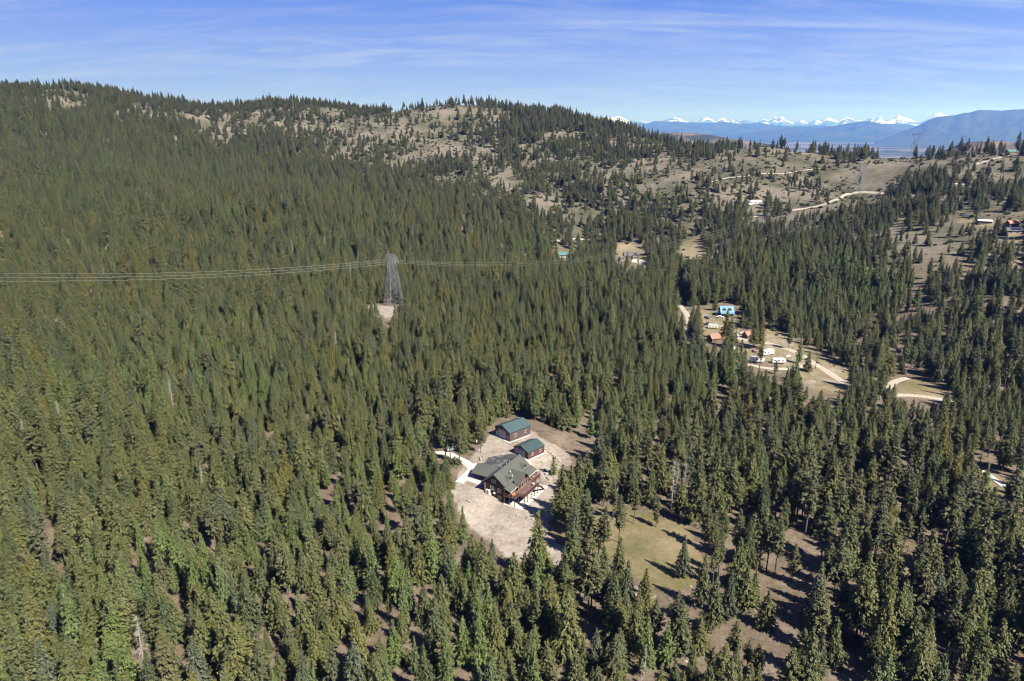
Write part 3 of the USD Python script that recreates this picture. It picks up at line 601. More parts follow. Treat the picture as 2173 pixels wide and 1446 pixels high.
# ------------------------------------------------------------------ far country: valley floor, blue ridges, snow range, and the air in front of them
def disc(R0, R1, z, n=96, rings=14):
    r = np.geomspace(R0, R1, rings); a = np.linspace(0, 2 * np.pi, n, endpoint=False)
    v = np.stack([np.outer(r, np.sin(a)), np.outer(r, np.cos(a)), np.full((rings, n), z)], -1).reshape(-1, 3)
    j, i = np.meshgrid(np.arange(rings - 1), np.arange(n), indexing='ij'); k = j * n + i; k2 = j * n + (i + 1) % n
    return v, np.stack([k, k2, k2 + n, k + n], -1).reshape(-1, 4)[:, ::-1]
M_valley = usdkit.material(stage, L + 'valley_fields', {
    'g': ('geometry', {}), 'v': ('voronoi_texture', {'scale': 0.0011, 'feature': 'f1'}), 'n': ('noise_texture', {'scale': 0.00035, 'detail': 6.0, 'roughness': 0.65}), 's': ('separate_color', {}),
    'a': ('math', {'math_type': 'multiply_add', 'value2': 0.35}), 'r': ('rgb_ramp', {'ramp': [(0.62, (0.022, 0.030, 0.020)), (0.72, (0.045, 0.05, 0.03)), (0.79, (0.075, 0.062, 0.045)), (0.87, (0.125, 0.10, 0.085)), (0.93, (0.06, 0.07, 0.035))]}),
    'p': ('principled_bsdf', {'roughness': 0.95, 'specular_ior_level': 0.1})},
    [('g.position', 'v.vector'), ('g.position', 'n.vector'), ('v.color', 's.color'), ('s.r', 'a.value1'), ('n.fac', 'a.value3'), ('a.value', 'r.fac'), ('r.color', 'p.base_color')], surface='p.BSDF')
tag(usdkit.mesh(stage, '/World/valley_floor', disc(1500.0, 88000.0, -203.0), M_valley, False), kind='structure')

def ridge(name, prof, D, depth, mat, label, seed, jag, base=-215.0, spur=0.35):
    p = np.array(prof, float); px = np.arange(p[0, 0], p[-1, 0] + 0.1, 1.5 if jag > 0.02 else 4.0)
    py = np.interp(px, p[:, 0], p[:, 1])
    crest = np.array([at_distance(a, b, D) for a, b in zip(px, py)]); n = len(px)
    azi = np.arctan2(crest[:, 0], crest[:, 1])
    rows = np.concatenate([np.linspace(-1, 0, 22), np.linspace(0.15, 1, 6)])
    V = []
    for r in rows:
        sh = (1 - abs(r)) ** (1.15 if r < 0 else 1.0)
        Dr = D + r * depth
        P = np.stack([azi * D / (depth * 0.22), np.full(n, r * 3.0), np.zeros(n)], -1)
        ns = meshkit.fbm(P, 5, seed) - 0.5; rg = 0.5 - np.abs(meshkit.fbm(P * 1.7, 4, seed + 5) - 0.5) * 2
        hgt = (crest[:, 2] - base)
        k = sh + spur * (ns * 0.9 + (rg - 0.25) * 0.8) * min(1, (1 - abs(r)) * 2.5) * (min(abs(r) * 4, 1) * 0.9)
        k = np.minimum(k, 1.0 - 0.12 * min(abs(r), 1) * 4 * 0.25) + jag * (meshkit.fbm(np.stack([azi * D / (depth * 0.02), np.full(n, r * 20.0), np.zeros(n)], -1), 3, seed + 9) - 0.5) * sh
        V.append(np.stack([np.sin(azi) * Dr, np.cos(azi) * Dr, base + hgt * k], -1))
    V = np.array(V).reshape(-1, 3); m = len(rows)
    j, i = np.meshgrid(np.arange(m - 1), np.arange(n - 1), indexing='ij'); a = (j * n + i).ravel()
    tag(usdkit.mesh(stage, '/World/' + numbered(name), (V, np.stack([a, a + 1, a + n + 1, a + n], -1)), mat, jag <= 0.02), label, kind='structure')
M_darkforest = mottled('far_forest', (0.022, 0.030, 0.022), (0.040, 0.046, 0.034), 0.0008, 1.0, spec=0.0)
M_hillforest = mottled('hill_forest', (0.030, 0.036, 0.026), (0.16, 0.115, 0.085), 0.006, 1.0, spec=0.0, detail=6, lo=0.45, hi=0.72)
M_ridgesnow = usdkit.material(stage, L + 'ridge_snow', {'g': ('geometry', {}), 's': ('separate_xyz', {}), 'h': ('map_range', {'from_min': 560.0, 'from_max': 860.0, 'clamp': True}), 'm': ('mapping', {'scale': (0.0045, 0.0008, 0.0012)}), 'n': ('noise_texture', {'scale': 1.0, 'detail': 6.0, 'roughness': 0.65}),
    'a': ('math', {'math_type': 'multiply'}), 'k': ('map_range', {'from_min': 0.42, 'from_max': 0.5, 'clamp': True}), 'c': ('mix', {'color1': (0.030, 0.038, 0.030), 'color2': (0.6, 0.62, 0.66)}), 'p': ('principled_bsdf', {'roughness': 0.9, 'specular_ior_level': 0.1})},
    [('g.position', 's.vector'), ('s.z', 'h.value'), ('g.position', 'm.vector'), ('m.vector', 'n.vector'), ('h.result', 'a.value1'), ('n.fac', 'a.value2'), ('a.value', 'k.value'), ('k.result', 'c.fac'), ('c.color', 'p.base_color')], surface='p.BSDF')
M_snow = usdkit.material(stage, L + 'snow_range', {'g': ('geometry', {}), 's': ('separate_xyz', {}), 'h': ('map_range', {'from_min': 650.0, 'from_max': 1250.0, 'to_min': -0.10, 'to_max': 0.05}), 'n': ('noise_texture', {'scale': 0.0008, 'detail': 7.0, 'roughness': 0.72}),
    'a': ('math', {'math_type': 'add'}), 'k': ('map_range', {'from_min': 0.46, 'from_max': 0.53, 'clamp': True}), 'c': ('mix', {'color1': (0.04, 0.075, 0.085), 'color2': (0.46, 0.47, 0.50)}), 'p': ('principled_bsdf', {'roughness': 0.7, 'specular_ior_level': 0.2})},
    [('g.position', 's.vector'), ('s.z', 'h.value'), ('g.position', 'n.vector'), ('h.result', 'a.value1'), ('n.fac', 'a.value2'), ('a.value', 'k.value'), ('k.result', 'c.fac'), ('c.color', 'p.base_color')], surface='p.BSDF')
ridge('snow_mountains', [(1000, 262), (1100, 255), (1200, 258), (1260, 252), (1300, 250), (1312, 247), (1322, 251), (1334, 257), (1361, 257), (1377, 262), (1405, 257), (1420, 252), (1432, 249), (1442, 252), (1452, 257), (1482, 260), (1490, 252), (1499, 248), (1508, 252), (1519, 258), (1530, 253), (1537, 250), (1545, 257), (1555, 252), (1569, 259), (1581, 255), (1598, 259), (1610, 257), (1622, 253), (1632, 257), (1644, 248), (1651, 252), (1660, 247), (1670, 255), (1685, 261), (1701, 255), (1715, 260), (1735, 254), (1745, 256), (1756, 250), (1768, 253), (1780, 258), (1798, 249), (1808, 252), (1816, 257), (1840, 254), (1850, 249), (1856, 252), (1868, 246), (1880, 256), (1897, 252), (1907, 245), (1919, 250), (1935, 254), (1953, 260), (1973, 250), (1985, 241), (1997, 238), (2005, 244), (2040, 256), (2100, 250), (2200, 256), (2400, 250), (2700, 262)],
      60000.0, 9000.0, M_snow, 'far snow covered mountain range on the horizon', 11, 0.05)
ridge('blue_ridge', [(950, 282), (1150, 268), (1300, 264), (1345, 261), (1377, 262), (1389, 257), (1413, 258), (1442, 259), (1482, 261), (1512, 261), (1539, 259), (1563, 263), (1614, 261), (1640, 266), (1685, 268), (1739, 266), (1766, 268), (1800, 266), (1869, 263), (1919, 264), (1947, 267), (2000, 262), (2200, 266), (2500, 268), (2700, 282)], 38000.0, 7000.0, M_darkforest, 'long hazy blue forested ridge below the snow peaks', 21, 0.0)
ridge('blue_ridge', [(1480, 300), (1560, 287), (1640, 275), (1700, 271), (1740, 272), (1766, 269), (1800, 262), (1844, 257), (1869, 263), (1891, 270), (1911, 279), (1950, 290), (2020, 300)], 31000.0, 5000.0, M_darkforest, 'rounded hazy blue hill standing in front of the snow peaks', 31, 0.0)
ridge('blue_ridge', [(1860, 300), (1911, 281), (1929, 274), (1949, 267), (1969, 256), (1989, 248), (2027, 245), (2045, 240), (2059, 239), (2075, 234), (2099, 234), (2125, 235), (2149, 233), (2173, 232), (2300, 224), (2450, 228), (2600, 240), (2750, 262)], 24000.0, 5200.0, M_ridgesnow, 'large blue mountain at the right with traces of snow on its crest', 41, 0.0)
ridge('far_hill', [(1330, 306), (1370, 296), (1400, 288), (1415, 283), (1440, 281), (1470, 283), (1510, 287), (1545, 293), (1600, 303), (1660, 309)], 6000.0, 1300.0, M_hillforest, 'low brownish wooded hill just beyond the middle skyline', 51, 0.015)
ridge('far_hill', [(2000, 320), (2040, 306), (2075, 300), (2110, 299), (2150, 303), (2200, 300), (2300, 312), (2400, 325)], 4600.0, 900.0, M_hillforest, 'low brownish wooded hill behind the tall pines at the right', 61, 0.015)

hz = MB().box(-92000, 92000, -9000, 93000, -206.0, 2600.0).build('haze', None, None)
M_haze = usdkit.material(stage, L + 'haze', {'v': ('principled_volume', {'color': HAZE_C, 'density': HAZE_D, 'anisotropy': 0.25, 'absorption_color': (1.0, 1.0, 1.0)})}, [], volume='v.volume')
UsdShade.MaterialBindingAPI.Apply(hz.GetPrim()).Bind(M_haze)
tag(hz, 'thin blue haze lying over the whole valley', kind='stuff')

# ------------------------------------------------------------------ building materials
def boards(name, c1, c2, pitch, axis='z', rough=0.7, bump=0.5):
    """Courses of logs, boards or roof ribs as relief on a flat face."""
    c1, c2 = dim(c1), dim(c2)
    nodes = {'tc': ('texture_coordinate', {}), 'w': ('wave_texture', {'wave_type': 'bands', 'bands_direction': axis, 'profile': 'sine', 'scale': 0.314 / pitch * 1.0, 'distortion': 0.0}), 'n': ('noise_texture', {'scale': 2.5, 'detail': 5.0}),
             'r': ('rgb_ramp', {'ramp': [(0.35, c1), (0.65, c2)]}), 'b': ('bump', {'strength': bump, 'distance': 0.06}), 'p': ('principled_bsdf', {'roughness': rough, 'specular_ior_level': 0.3})}
    return usdkit.material(stage, L + name, nodes, [('tc.object', 'w.vector'), ('tc.object', 'n.vector'), ('n.fac', 'r.fac'), ('w.fac', 'b.height'), ('b.normal', 'p.normal'), ('r.color', 'p.base_color')], surface='p.BSDF')
M_log = boards('log_siding', (0.024, 0.012, 0.010), (0.044, 0.021, 0.017), 0.25)
M_log_pale = plain('peeled_log', (0.17, 0.105, 0.068), 0.7)
M_deck = mottled('deck_boards', (0.062, 0.032, 0.030), (0.125, 0.078, 0.074), 1.2, 0.75)
M_rail = plain('deck_rail', (0.062, 0.029, 0.025), 0.6)
M_shingle = mottled('shingles', (0.040, 0.044, 0.041), (0.070, 0.075, 0.070), 3.5, 0.95, bump=0.4)
M_trim = plain('green_trim', (0.035, 0.055, 0.045), 0.5)
M_whitetrim = plain('white_trim', (0.33, 0.33, 0.32), 0.6)
M_greymetal = plain('pipe_metal', (0.30, 0.30, 0.30), 0.4, 0.6)
M_glass = usdkit.material(stage, L + 'window_glass', {'t': ('principled_bsdf', {'base_color': (0.02, 0.025, 0.03), 'roughness': 0.06, 'specular_ior_level': 0.8})}, [], surface='t.BSDF')
M_sidingdark = boards('brown_metal_siding', (0.066, 0.046, 0.048), (0.080, 0.056, 0.058), 0.3, 'y', 0.45, 0.35)
M_sidingred = boards('red_brown_metal_siding', (0.066, 0.034, 0.030), (0.082, 0.042, 0.038), 0.3, 'y', 0.45, 0.35)
M_greenroof = boards('green_metal_roof', (0.028, 0.048, 0.048), (0.035, 0.058, 0.057), 0.45, 'y', 0.38, 0.4)
M_greenroof2 = boards('blue_green_metal_roof', (0.040, 0.064, 0.072), (0.046, 0.074, 0.082), 0.45, 'y', 0.36, 0.4)
M_door = plain('overhead_door', (0.27, 0.27, 0.28), 0.5)
M_asphalt = mottled('asphalt', (0.030, 0.030, 0.036), (0.13, 0.13, 0.145), 0.55, 0.8, lo=0.46, hi=0.72, detail=7)
M_white = plain('white_paint', (0.55, 0.55, 0.54), 0.5)
M_black = plain('black_rubber', (0.012, 0.012, 0.012), 0.7)
M_orange = plain('orange_cloth', (0.30, 0.12, 0.04), 0.8)
M_tan = plain('tan_wood', (0.26, 0.16, 0.085), 0.7)
M_steel = plain('galvanised_steel', (0.19, 0.20, 0.235), 0.5, 0.2)
M_wire = plain('bare_wire', (0.36, 0.37, 0.36), 0.4, 0.4)
M_blueroof = plain('blue_metal_roof', (0.060, 0.155, 0.25), 0.4)
M_bluewall = plain('blue_siding', (0.045, 0.085, 0.16), 0.6)
M_teal = plain('teal_metal_roof', (0.07, 0.145, 0.15), 0.4)
M_purple = mottled('slate_shingles', (0.062, 0.055, 0.066), (0.095, 0.085, 0.10), 3.0, 0.9)
M_rust = plain('rusty_roof', (0.20, 0.092, 0.062), 0.7)
M_plankwall = plain('weathered_plank', (0.10, 0.075, 0.058), 0.85)
M_beige = plain('beige_siding', (0.24, 0.19, 0.15), 0.7)
M_solar = plain('solar_panel', (0.012, 0.015, 0.035), 0.2)
M_orangeroof = plain('orange_roof', (0.27, 0.085, 0.035), 0.6)
M_red = plain('red_paint', (0.25, 0.02, 0.015), 0.4)
M_bluecar = plain('blue_car_paint', (0.045, 0.075, 0.14), 0.3)
M_darkcar = plain('dark_car_paint', (0.03, 0.034, 0.045), 0.3)
M_silvercar = plain('silver_car_paint', (0.26, 0.28, 0.31), 0.3, 0.3)
M_greystripe = plain('grey_stripe', (0.12, 0.13, 0.15), 0.5)
M_rock = mottled('pale_rock', (0.14, 0.12, 0.10), (0.30, 0.27, 0.24), 2.0, 0.95)

def window(parent, at, right, w, h, frame=M_whitetrim, bars=1, out=None, cross=False):
    """A framed window on a wall: centre, unit vector to its right, outward normal."""
    a = np.asarray(at, float); r = np.asarray(right, float); up = np.array([0, 0, 1.0]); o = np.cross(r, up) if out is None else np.asarray(out, float)
    def slab(mb, x0, x1, z0, z1, d0, d1):
        b = [a + r * x + up * z + o * d for d in (d0, d1) for x, z in ((x0, z0), (x1, z0), (x1, z1), (x0, z1))]
        mb.hexa(b)
    f = MB(); t = 0.09
    slab(f, -w / 2 - t, w / 2 + t, h / 2, h / 2 + t, 0.0, 0.07); slab(f, -w / 2 - t, w / 2 + t, -h / 2 - t, -h / 2, 0.0, 0.09)
    slab(f, -w / 2 - t, -w / 2, -h / 2, h / 2, 0.0, 0.07); slab(f, w / 2, w / 2 + t, -h / 2, h / 2, 0.0, 0.07)
    for k in range(bars):
        x = -w / 2 + w * (k + 1) / (bars + 1); slab(f, x - 0.05, x + 0.05, -h / 2, h / 2, 0.01, 0.06)
    if cross: slab(f, -w / 2, w / 2, -0.03, 0.03, 0.012, 0.055)
    win = f.build('window', frame, parent)
    for k in range(bars + 1):
        x0 = -w / 2 + w * k / (bars + 1); x1 = -w / 2 + w * (k + 1) / (bars + 1); g = MB(); slab(g, x0 + 0.02, x1 - 0.02, -h / 2 + 0.01, h / 2 - 0.01, 0.015, 0.03); g.build('pane', M_glass, win)
    return win
def gable_prism(mb, x0, x1, y0, y1, z0, ze, zr, along='y'):
    """A gabled block: ridge along the given axis."""
    if along == 'y':
        xm = (x0 + x1) / 2; sec = [(x0, z0), (x1, z0), (x1, ze), (xm, zr), (x0, ze)]
        v = [(x, y0, z) for x, z in sec] + [(x, y1, z) for x, z in sec]
    else:
        ym = (y0 + y1) / 2; sec = [(y1, z0), (y0, z0), (y0, ze), (ym, zr), (y1, ze)]
        v = [(x0, y, z) for y, z in sec] + [(x1, y, z) for y, z in sec]
    f = [(0, 4, 3), (0, 3, 2), (0, 2, 1), (5, 6, 7), (5, 7, 8), (5, 8, 9)]
    for k in range(5):
        j = (k + 1) % 5; f += [(k, j, 5 + j), (k, 5 + j, 5 + k)]
    mb.add(v, f); return mb

# ------------------------------------------------------------------ the log house
hz_ = 0.0
house = thing('log_house', 'dark brown log house with green shingle roof and raised red deck', 'house', (HO[0], HO[1], 0.0), HA)
wl = MB(); gable_prism(wl, -8.0, 0.0, 0.0, 16.8, -0.6, 6.35, 9.45); wl.build('wall', M_log, house)
# roof: two thick planes with overhang
RX, RZ = -4.0, 9.9
def rz(x): return RZ - 0.78 * abs(x - RX)
rf = MB(); rf.slab([(RX, -0.6, RZ), (0.55, -0.6, rz(0.55)), (0.55, 17.5, rz(0.55)), (RX, 17.5, RZ)][::-1], 0.24)
rf.slab([(-9.3, -0.6, rz(-9.3)), (RX - 0.003, -0.6, RZ), (RX - 0.003, 17.5, RZ), (-9.3, 17.5, rz(-9.3))][::-1], 0.24)
roof = rf.build('roof', M_shingle, house)
tr = MB()
for y in (-0.66, 17.5):
    for s in (1, -1):
        e = 0.58 if s > 0 else -9.33
        tr.hexa([(RX, y, RZ - 0.30), (e, y, rz(e) - 0.30), (e, y + 0.06, rz(e) - 0.30), (RX, y + 0.06, RZ - 0.30), (RX, y, RZ + 0.03), (e, y, rz(e) + 0.03), (e, y + 0.06, rz(e) + 0.03), (RX, y + 0.06, RZ + 0.03)])
tr.build('fascia', M_trim, roof)
# porch roofs over the deck
for y0, y1 in ((-0.9, 4.15), (12.1, 18.6)):
    p = MB().slab([(0.1, y0, 6.12), (2.75, y0, 5.02), (2.75, y1, 5.02), (0.1, y1, 6.12)][::-1], 0.2).build('porch_roof', M_shingle, house)
    MB().box(2.75, 2.83, y0, y1, 4.78, 5.04).build('fascia', M_whitetrim, p)
    for y in ((y0 + 0.5, y1 - 0.4) if y0 < 0 else (y0 + 0.6, (y0 + y1) / 2, y1 - 0.5)):
        MB().bar((2.45, y, 3.2), (2.45, y, 4.93), 0.13, 8).build('porch_post', M_log, house)
# the projecting glazed gable above the deck
PX, PY, PZ, PS = 3.9, 8.1, 8.75, 0.86
def prow(side):
    e = 3.85; ze = PZ - PS * e
    xr = RX + (RZ - PZ) / 0.78; xe = RX + (RZ - ze) / 0.78
    return [(xr - 0.25, PY, PZ), (PX, PY, PZ), (PX - 0.9, PY + side * e, ze), (xe - 0.2, PY + side * e, ze)]
g = MB(); g.slab(prow(1), 0.2); g.slab(prow(-1)[::-1], 0.2); pr = g.build('gable_roof', M_shingle, house)
w = MB(); w.add([(2.4, PY - 3.1, 2.9), (2.9, PY, 2.9), (2.4, PY + 3.1, 2.9), (2.4, PY + 3.1, 5.6), (2.9, PY, 8.35), (2.4, PY - 3.1, 5.6), (-0.5, PY - 3.1, 2.9), (-0.5, PY + 3.1, 2.9), (-0.5, PY + 3.1, 5.6), (-0.5, PY, 8.35), (-0.5, PY - 3.1, 5.6)],
    [(0, 1, 4), (0, 4, 5), (1, 2, 3), (1, 3, 4), (6, 0, 5), (6, 5, 10), (2, 7, 8), (2, 8, 3), (6, 9, 8), (6, 8, 7), (6, 10, 9), (0, 6, 7), (0, 7, 2), (0, 2, 1)]); bay = w.build('bay_wall', M_log, house)
for sgn in (-1, 1):
    d = np.array([-0.5, 3.1 * sgn, 0]) ; d /= np.linalg.norm(d); nrm = np.cross(d, [0, 0, 1.0]) * sgn
    rgt = d * sgn
    for k, (u, zc_, ww, hh) in enumerate(((0.85, 4.25, 1.05, 1.8), (2.2, 4.1, 1.1, 1.5), (0.72, 6.35, 0.85, 1.2))):
        c = np.array([2.9, PY, zc_]) + d * u
        window(house, c, rgt, ww, hh, M_log_pale if k else M_whitetrim, 0, out=nrm)
MB().bar((3.0, PY, 2.9), (3.0, PY, 8.5), 0.14, 8).build('bay_post', M_log_pale, house)
for sgn in (-1, 1): MB().bar((2.55, PY + sgn * 3.15, 2.9), (2.55, PY + sgn * 3.15, 5.5), 0.17, 8).build('bay_post', M_log_pale, house)
# dormers
for y in (3.4, 14.0):
    dz, hw, xf = 8.5, 1.5, -0.3
    x_at = lambda z: RX + (RZ - z) / 0.78
    ze = dz - 0.85 * hw
    dr = MB()
    for s in (1, -1):
        q = [(x_at(dz) - 0.15, y, dz), (xf + 0.45, y, dz), (xf + 0.45, y + s * hw, ze), (x_at(ze) - 0.1, y + s * hw, ze)]
        dr.slab(q if s > 0 else q[::-1], 0.12)
    dm = dr.build('dormer_roof', M_shingle, house)
    b = MB(); hw2 = hw - 0.25; zw = dz - 0.14 - 0.85 * hw2
    b.add([(xf, y - hw2, rz(xf) - 0.2), (xf, y + hw2, rz(xf) - 0.2), (xf, y + hw2, zw), (xf, y, dz - 0.14), (xf, y - hw2, zw), (x_at(zw), y - hw2, zw), (x_at(zw), y + hw2, zw), (x_at(dz), y, dz - 0.14)],
          [(0, 1, 2), (0, 2, 3), (0, 3, 4), (0, 4, 5), (1, 6, 2), (3, 2, 6), (3, 6, 7), (4, 3, 7), (4, 7, 5)]).build('dormer_wall', M_log, house)
    window(house, (xf, y, rz(xf) + 0.55), (0, 1, 0), 1.0, 0.8, M_log, 0)
# chimney pipe and vents
ch = MB().bar((-1.0, 5.6, 7.3), (-1.0, 5.6, 9.0), 0.16, 10).build('chimney_pipe', M_greymetal, house)
MB().bar((-1.0, 5.6, 9.0), (-1.0, 5.6, 9.25), 0.26, 10, 0.2).build('cap', M_whitetrim, ch)
MB().bar((-0.5, 6.2, 7.05), (-0.5, 6.2, 7.6), 0.2, 8).build('roof_vent', M_whitetrim, house)
for x, y in ((-5.2, 12.0), (-5.3, 10.3), (-5.0, 6.4)): MB().bar((x, y, rz(x) - 0.1), (x, y, rz(x) + 0.5), 0.1, 8).build('roof_vent', M_whitetrim, house)
# windows on the gable wall towards the drone (the wall at y = 0 faces -y) and on the deck side
for x, zc_, ww, hh in ((-4.4, 7.0, 1.5, 1.3), (-5.0, 4.35, 1.4, 1.35), (-2.2, 4.0, 1.5, 1.45), (-2.1, 1.25, 1.5, 1.4)):
    window(house, (x, 0.0, zc_), (1, 0, 0), ww, hh, M_whitetrim, 1 if zc_ != 4.0 else 2, cross=zc_ == 4.0)
window(house, (-5.6, 0.0, 1.75), (1, 0, 0), 0.8, 0.5, M_whitetrim, 0)
for y, zc_, ww, hh in ((2.4, 4.2, 1.6, 1.9), (14.2, 4.2, 2.4, 2.0), (3.0, 1.2, 1.6, 1.3), (8.4, 1.2, 2.4, 2.0), (13.8, 1.2, 1.6, 1.3)):
    window(house, (0.0, y, zc_), (0, 1, 0), ww, hh, M_whitetrim, 1)
for y in (0.0, 16.8):
    for x in (-8.0, 0.0): MB().bar((x, y, -0.5), (x, y, 6.0 if x == 0 else 5.9), 0.24, 8).build('corner_log', M_log_pale, house)
# carport wing behind
cz, cy0 = 6.55, 9.2
for s in (1, -1):
    q = [(-17.0, cy0, cz), (RX - (RZ - cz) / 0.78 + 0.3, cy0, cz), (-8.7, cy0 + s * 4.3, cz - 0.42 * 4.3), (-17.0, cy0 + s * 4.3, cz - 0.42 * 4.3)]
    MB().slab(q if s < 0 else q[::-1], 0.2).build('carport_roof', M_shingle, house)
MB().add([(-16.6, cy0 - 4.0, 4.55), (-16.6, cy0 + 4.0, 4.55), (-16.6, cy0, 6.35), (-16.75, cy0 - 4.0, 4.55), (-16.75, cy0 + 4.0, 4.55), (-16.75, cy0, 6.35)], [(0, 1, 2), (3, 5, 4), (0, 3, 4), (0, 4, 1), (1, 4, 5), (1, 5, 2), (2, 5, 3), (2, 3, 0)]).build('carport_gable', M_log, house)
for x in (-16.2, -12.6):
    for y in (5.4, 13.0):
        MB().bar((x, y, 2.2), (x, y, 4.75), 0.17, 8).build('carport_post', M_log, house)
        MB().bar((x, y, 2.2), (x, y, 2.75), 0.27, 8).build('post_base', M_log_pale, house)
MB().box(-16.5, -8.0, 5.3, 5.6, 4.4, 4.68).build('carport_beam', M_log, house)
MB().box(-16.5, -8.0, 12.85, 13.15, 4.4, 4.68).build('carport_beam', M_log, house)
# deck
dk = MB().box(0.0, 4.5, -0.9, 1.5, 2.92, 3.2).box(0.0, 6.9, 1.503, 11.7, 2.92, 3.203).box(0.0, 4.4, 11.703, 18.0, 2.92, 3.2).box(4.403, 6.9, 11.703, 12.6, 2.92, 3.2)
deck = dk.build('deck', M_deck, house)
def rail(pts):
    for (x0, y0), (x1, y1) in zip(pts, pts[1:]):
        m = MB(); Ln = math.hypot(x1 - x0, y1 - y0); n = max(int(Ln / 0.16), 1)
        m.bar((x0, y0, 4.2), (x1, y1, 4.2), 0.06); m.bar((x0, y0, 3.34), (x1, y1, 3.34), 0.04)
        for k in range(n + 1): u = k / n; m.bar((x0 + (x1 - x0) * u, y0 + (y1 - y0) * u, 3.3), (x0 + (x1 - x0) * u, y0 + (y1 - y0) * u, 4.2), 0.032 if k % 10 else 0.07)
        m.build('railing', M_rail, deck)
rail([(0.1, -0.85), (4.45, -0.85), (4.45, 1.55), (6.85, 1.55), (6.85, 11.6)]); rail([(4.35, 12.5), (4.35, 17.95), (0.1, 17.95)])
st = MB()
for k in range(11): st.box(6.95 + 0.0, 8.0, 11.7 + k * 0.27, 11.95 + k * 0.27, 3.0 - k * 0.27, 3.06 - k * 0.27)
for x in (6.97, 7.95): st.bar((x, 11.6, 3.0), (x, 14.8, 0.1), 0.09); st.bar((x, 11.6, 4.1), (x, 14.8, 1.1), 0.05)
st.box(6.903, 8.0, 10.6, 11.7, 2.95, 3.2); st.build('stairs', M_rail, house)
for x, y in ((0.15, -0.75), (2.3, -0.75), (4.35, -0.75), (4.35, 1.7), (6.75, 1.65), (6.75, 4.1), (6.75, 6.6), (6.75, 9.1), (6.75, 11.5), (4.25, 14.6), (4.25, 17.9), (1.5, 17.9)):
    MB().box(x - 0.09, x + 0.09, y - 0.09, y + 0.09, -0.3, 2.95).build('deck_post', M_rail, house)
    MB().box(x - 0.2, x + 0.2, y - 0.2, y + 0.2, -0.3, 0.12).build('footing', M_whitetrim, house)
tag(MB().box(0.0, 7.9, -1.2, 17.4, -0.5, 0.06).build('patio_slab', M_concrete, None), kind='structure')
pp_ = stage.GetPrimAtPath('/World/patio_slab'); xf_ = UsdGeom.Xformable(pp_); xf_.AddTranslateOp().Set(Gf.Vec3d(HO[0], HO[1], 0)); xf_.AddRotateZOp().Set(math.degrees(HA))

def pad(name, poly, mat, lift, label=None, local=True):
    """A paved sheet following the ground, outlined in house coordinates."""
    from shapely.geometry import Polygon, Point
    P = Polygon(poly); x0, y0, x1, y1 = P.bounds
    m = trimesh.creation.triangulate_polygon(P, engine='earcut')
    v, f = m; mesh = trimesh.Trimesh(np.c_[v, np.zeros(len(v))], f, process=True)
    for _ in range(5): mesh = mesh.subdivide()
    V = mesh.vertices.copy(); w_ = np.array([house_xy(a, b) for a, b in V[:, :2]]) if local else V[:, :2]
    V = np.c_[w_, ground_z(w_[:, 0], w_[:, 1]) + lift]
    F = mesh.faces; nz = np.cross(V[F[:, 1]] - V[F[:, 0]], V[F[:, 2]] - V[F[:, 0]])[:, 2]
    F = np.where((nz < 0)[:, None], F[:, ::-1], F)
    tag(usdkit.mesh(stage, '/World/' + numbered(name), (V, F), mat, True), label, kind='structure')
def outline(poly, z=2.35): return [tuple(at_height(x, y, z)[:2]) for x, y in poly]
pad('carport_slab', outline([(966, 1023), (984, 1028.5), (990, 1020.5), (1020, 1031.5), (1038, 1024), (1046, 1000), (1013, 984), (1001, 985), (994, 993), (985, 1005)]), M_concrete, 0.16, 'pale concrete apron leading under the carport', False)
pad('asphalt_yard', outline([(1021, 985), (1030, 981), (1037, 971), (1060, 967), (1086, 963.5), (1099, 965.5), (1104, 985), (1070, 1003), (1047, 999)]), M_asphalt, 0.13, 'dark patchy asphalt yard behind the house', False)

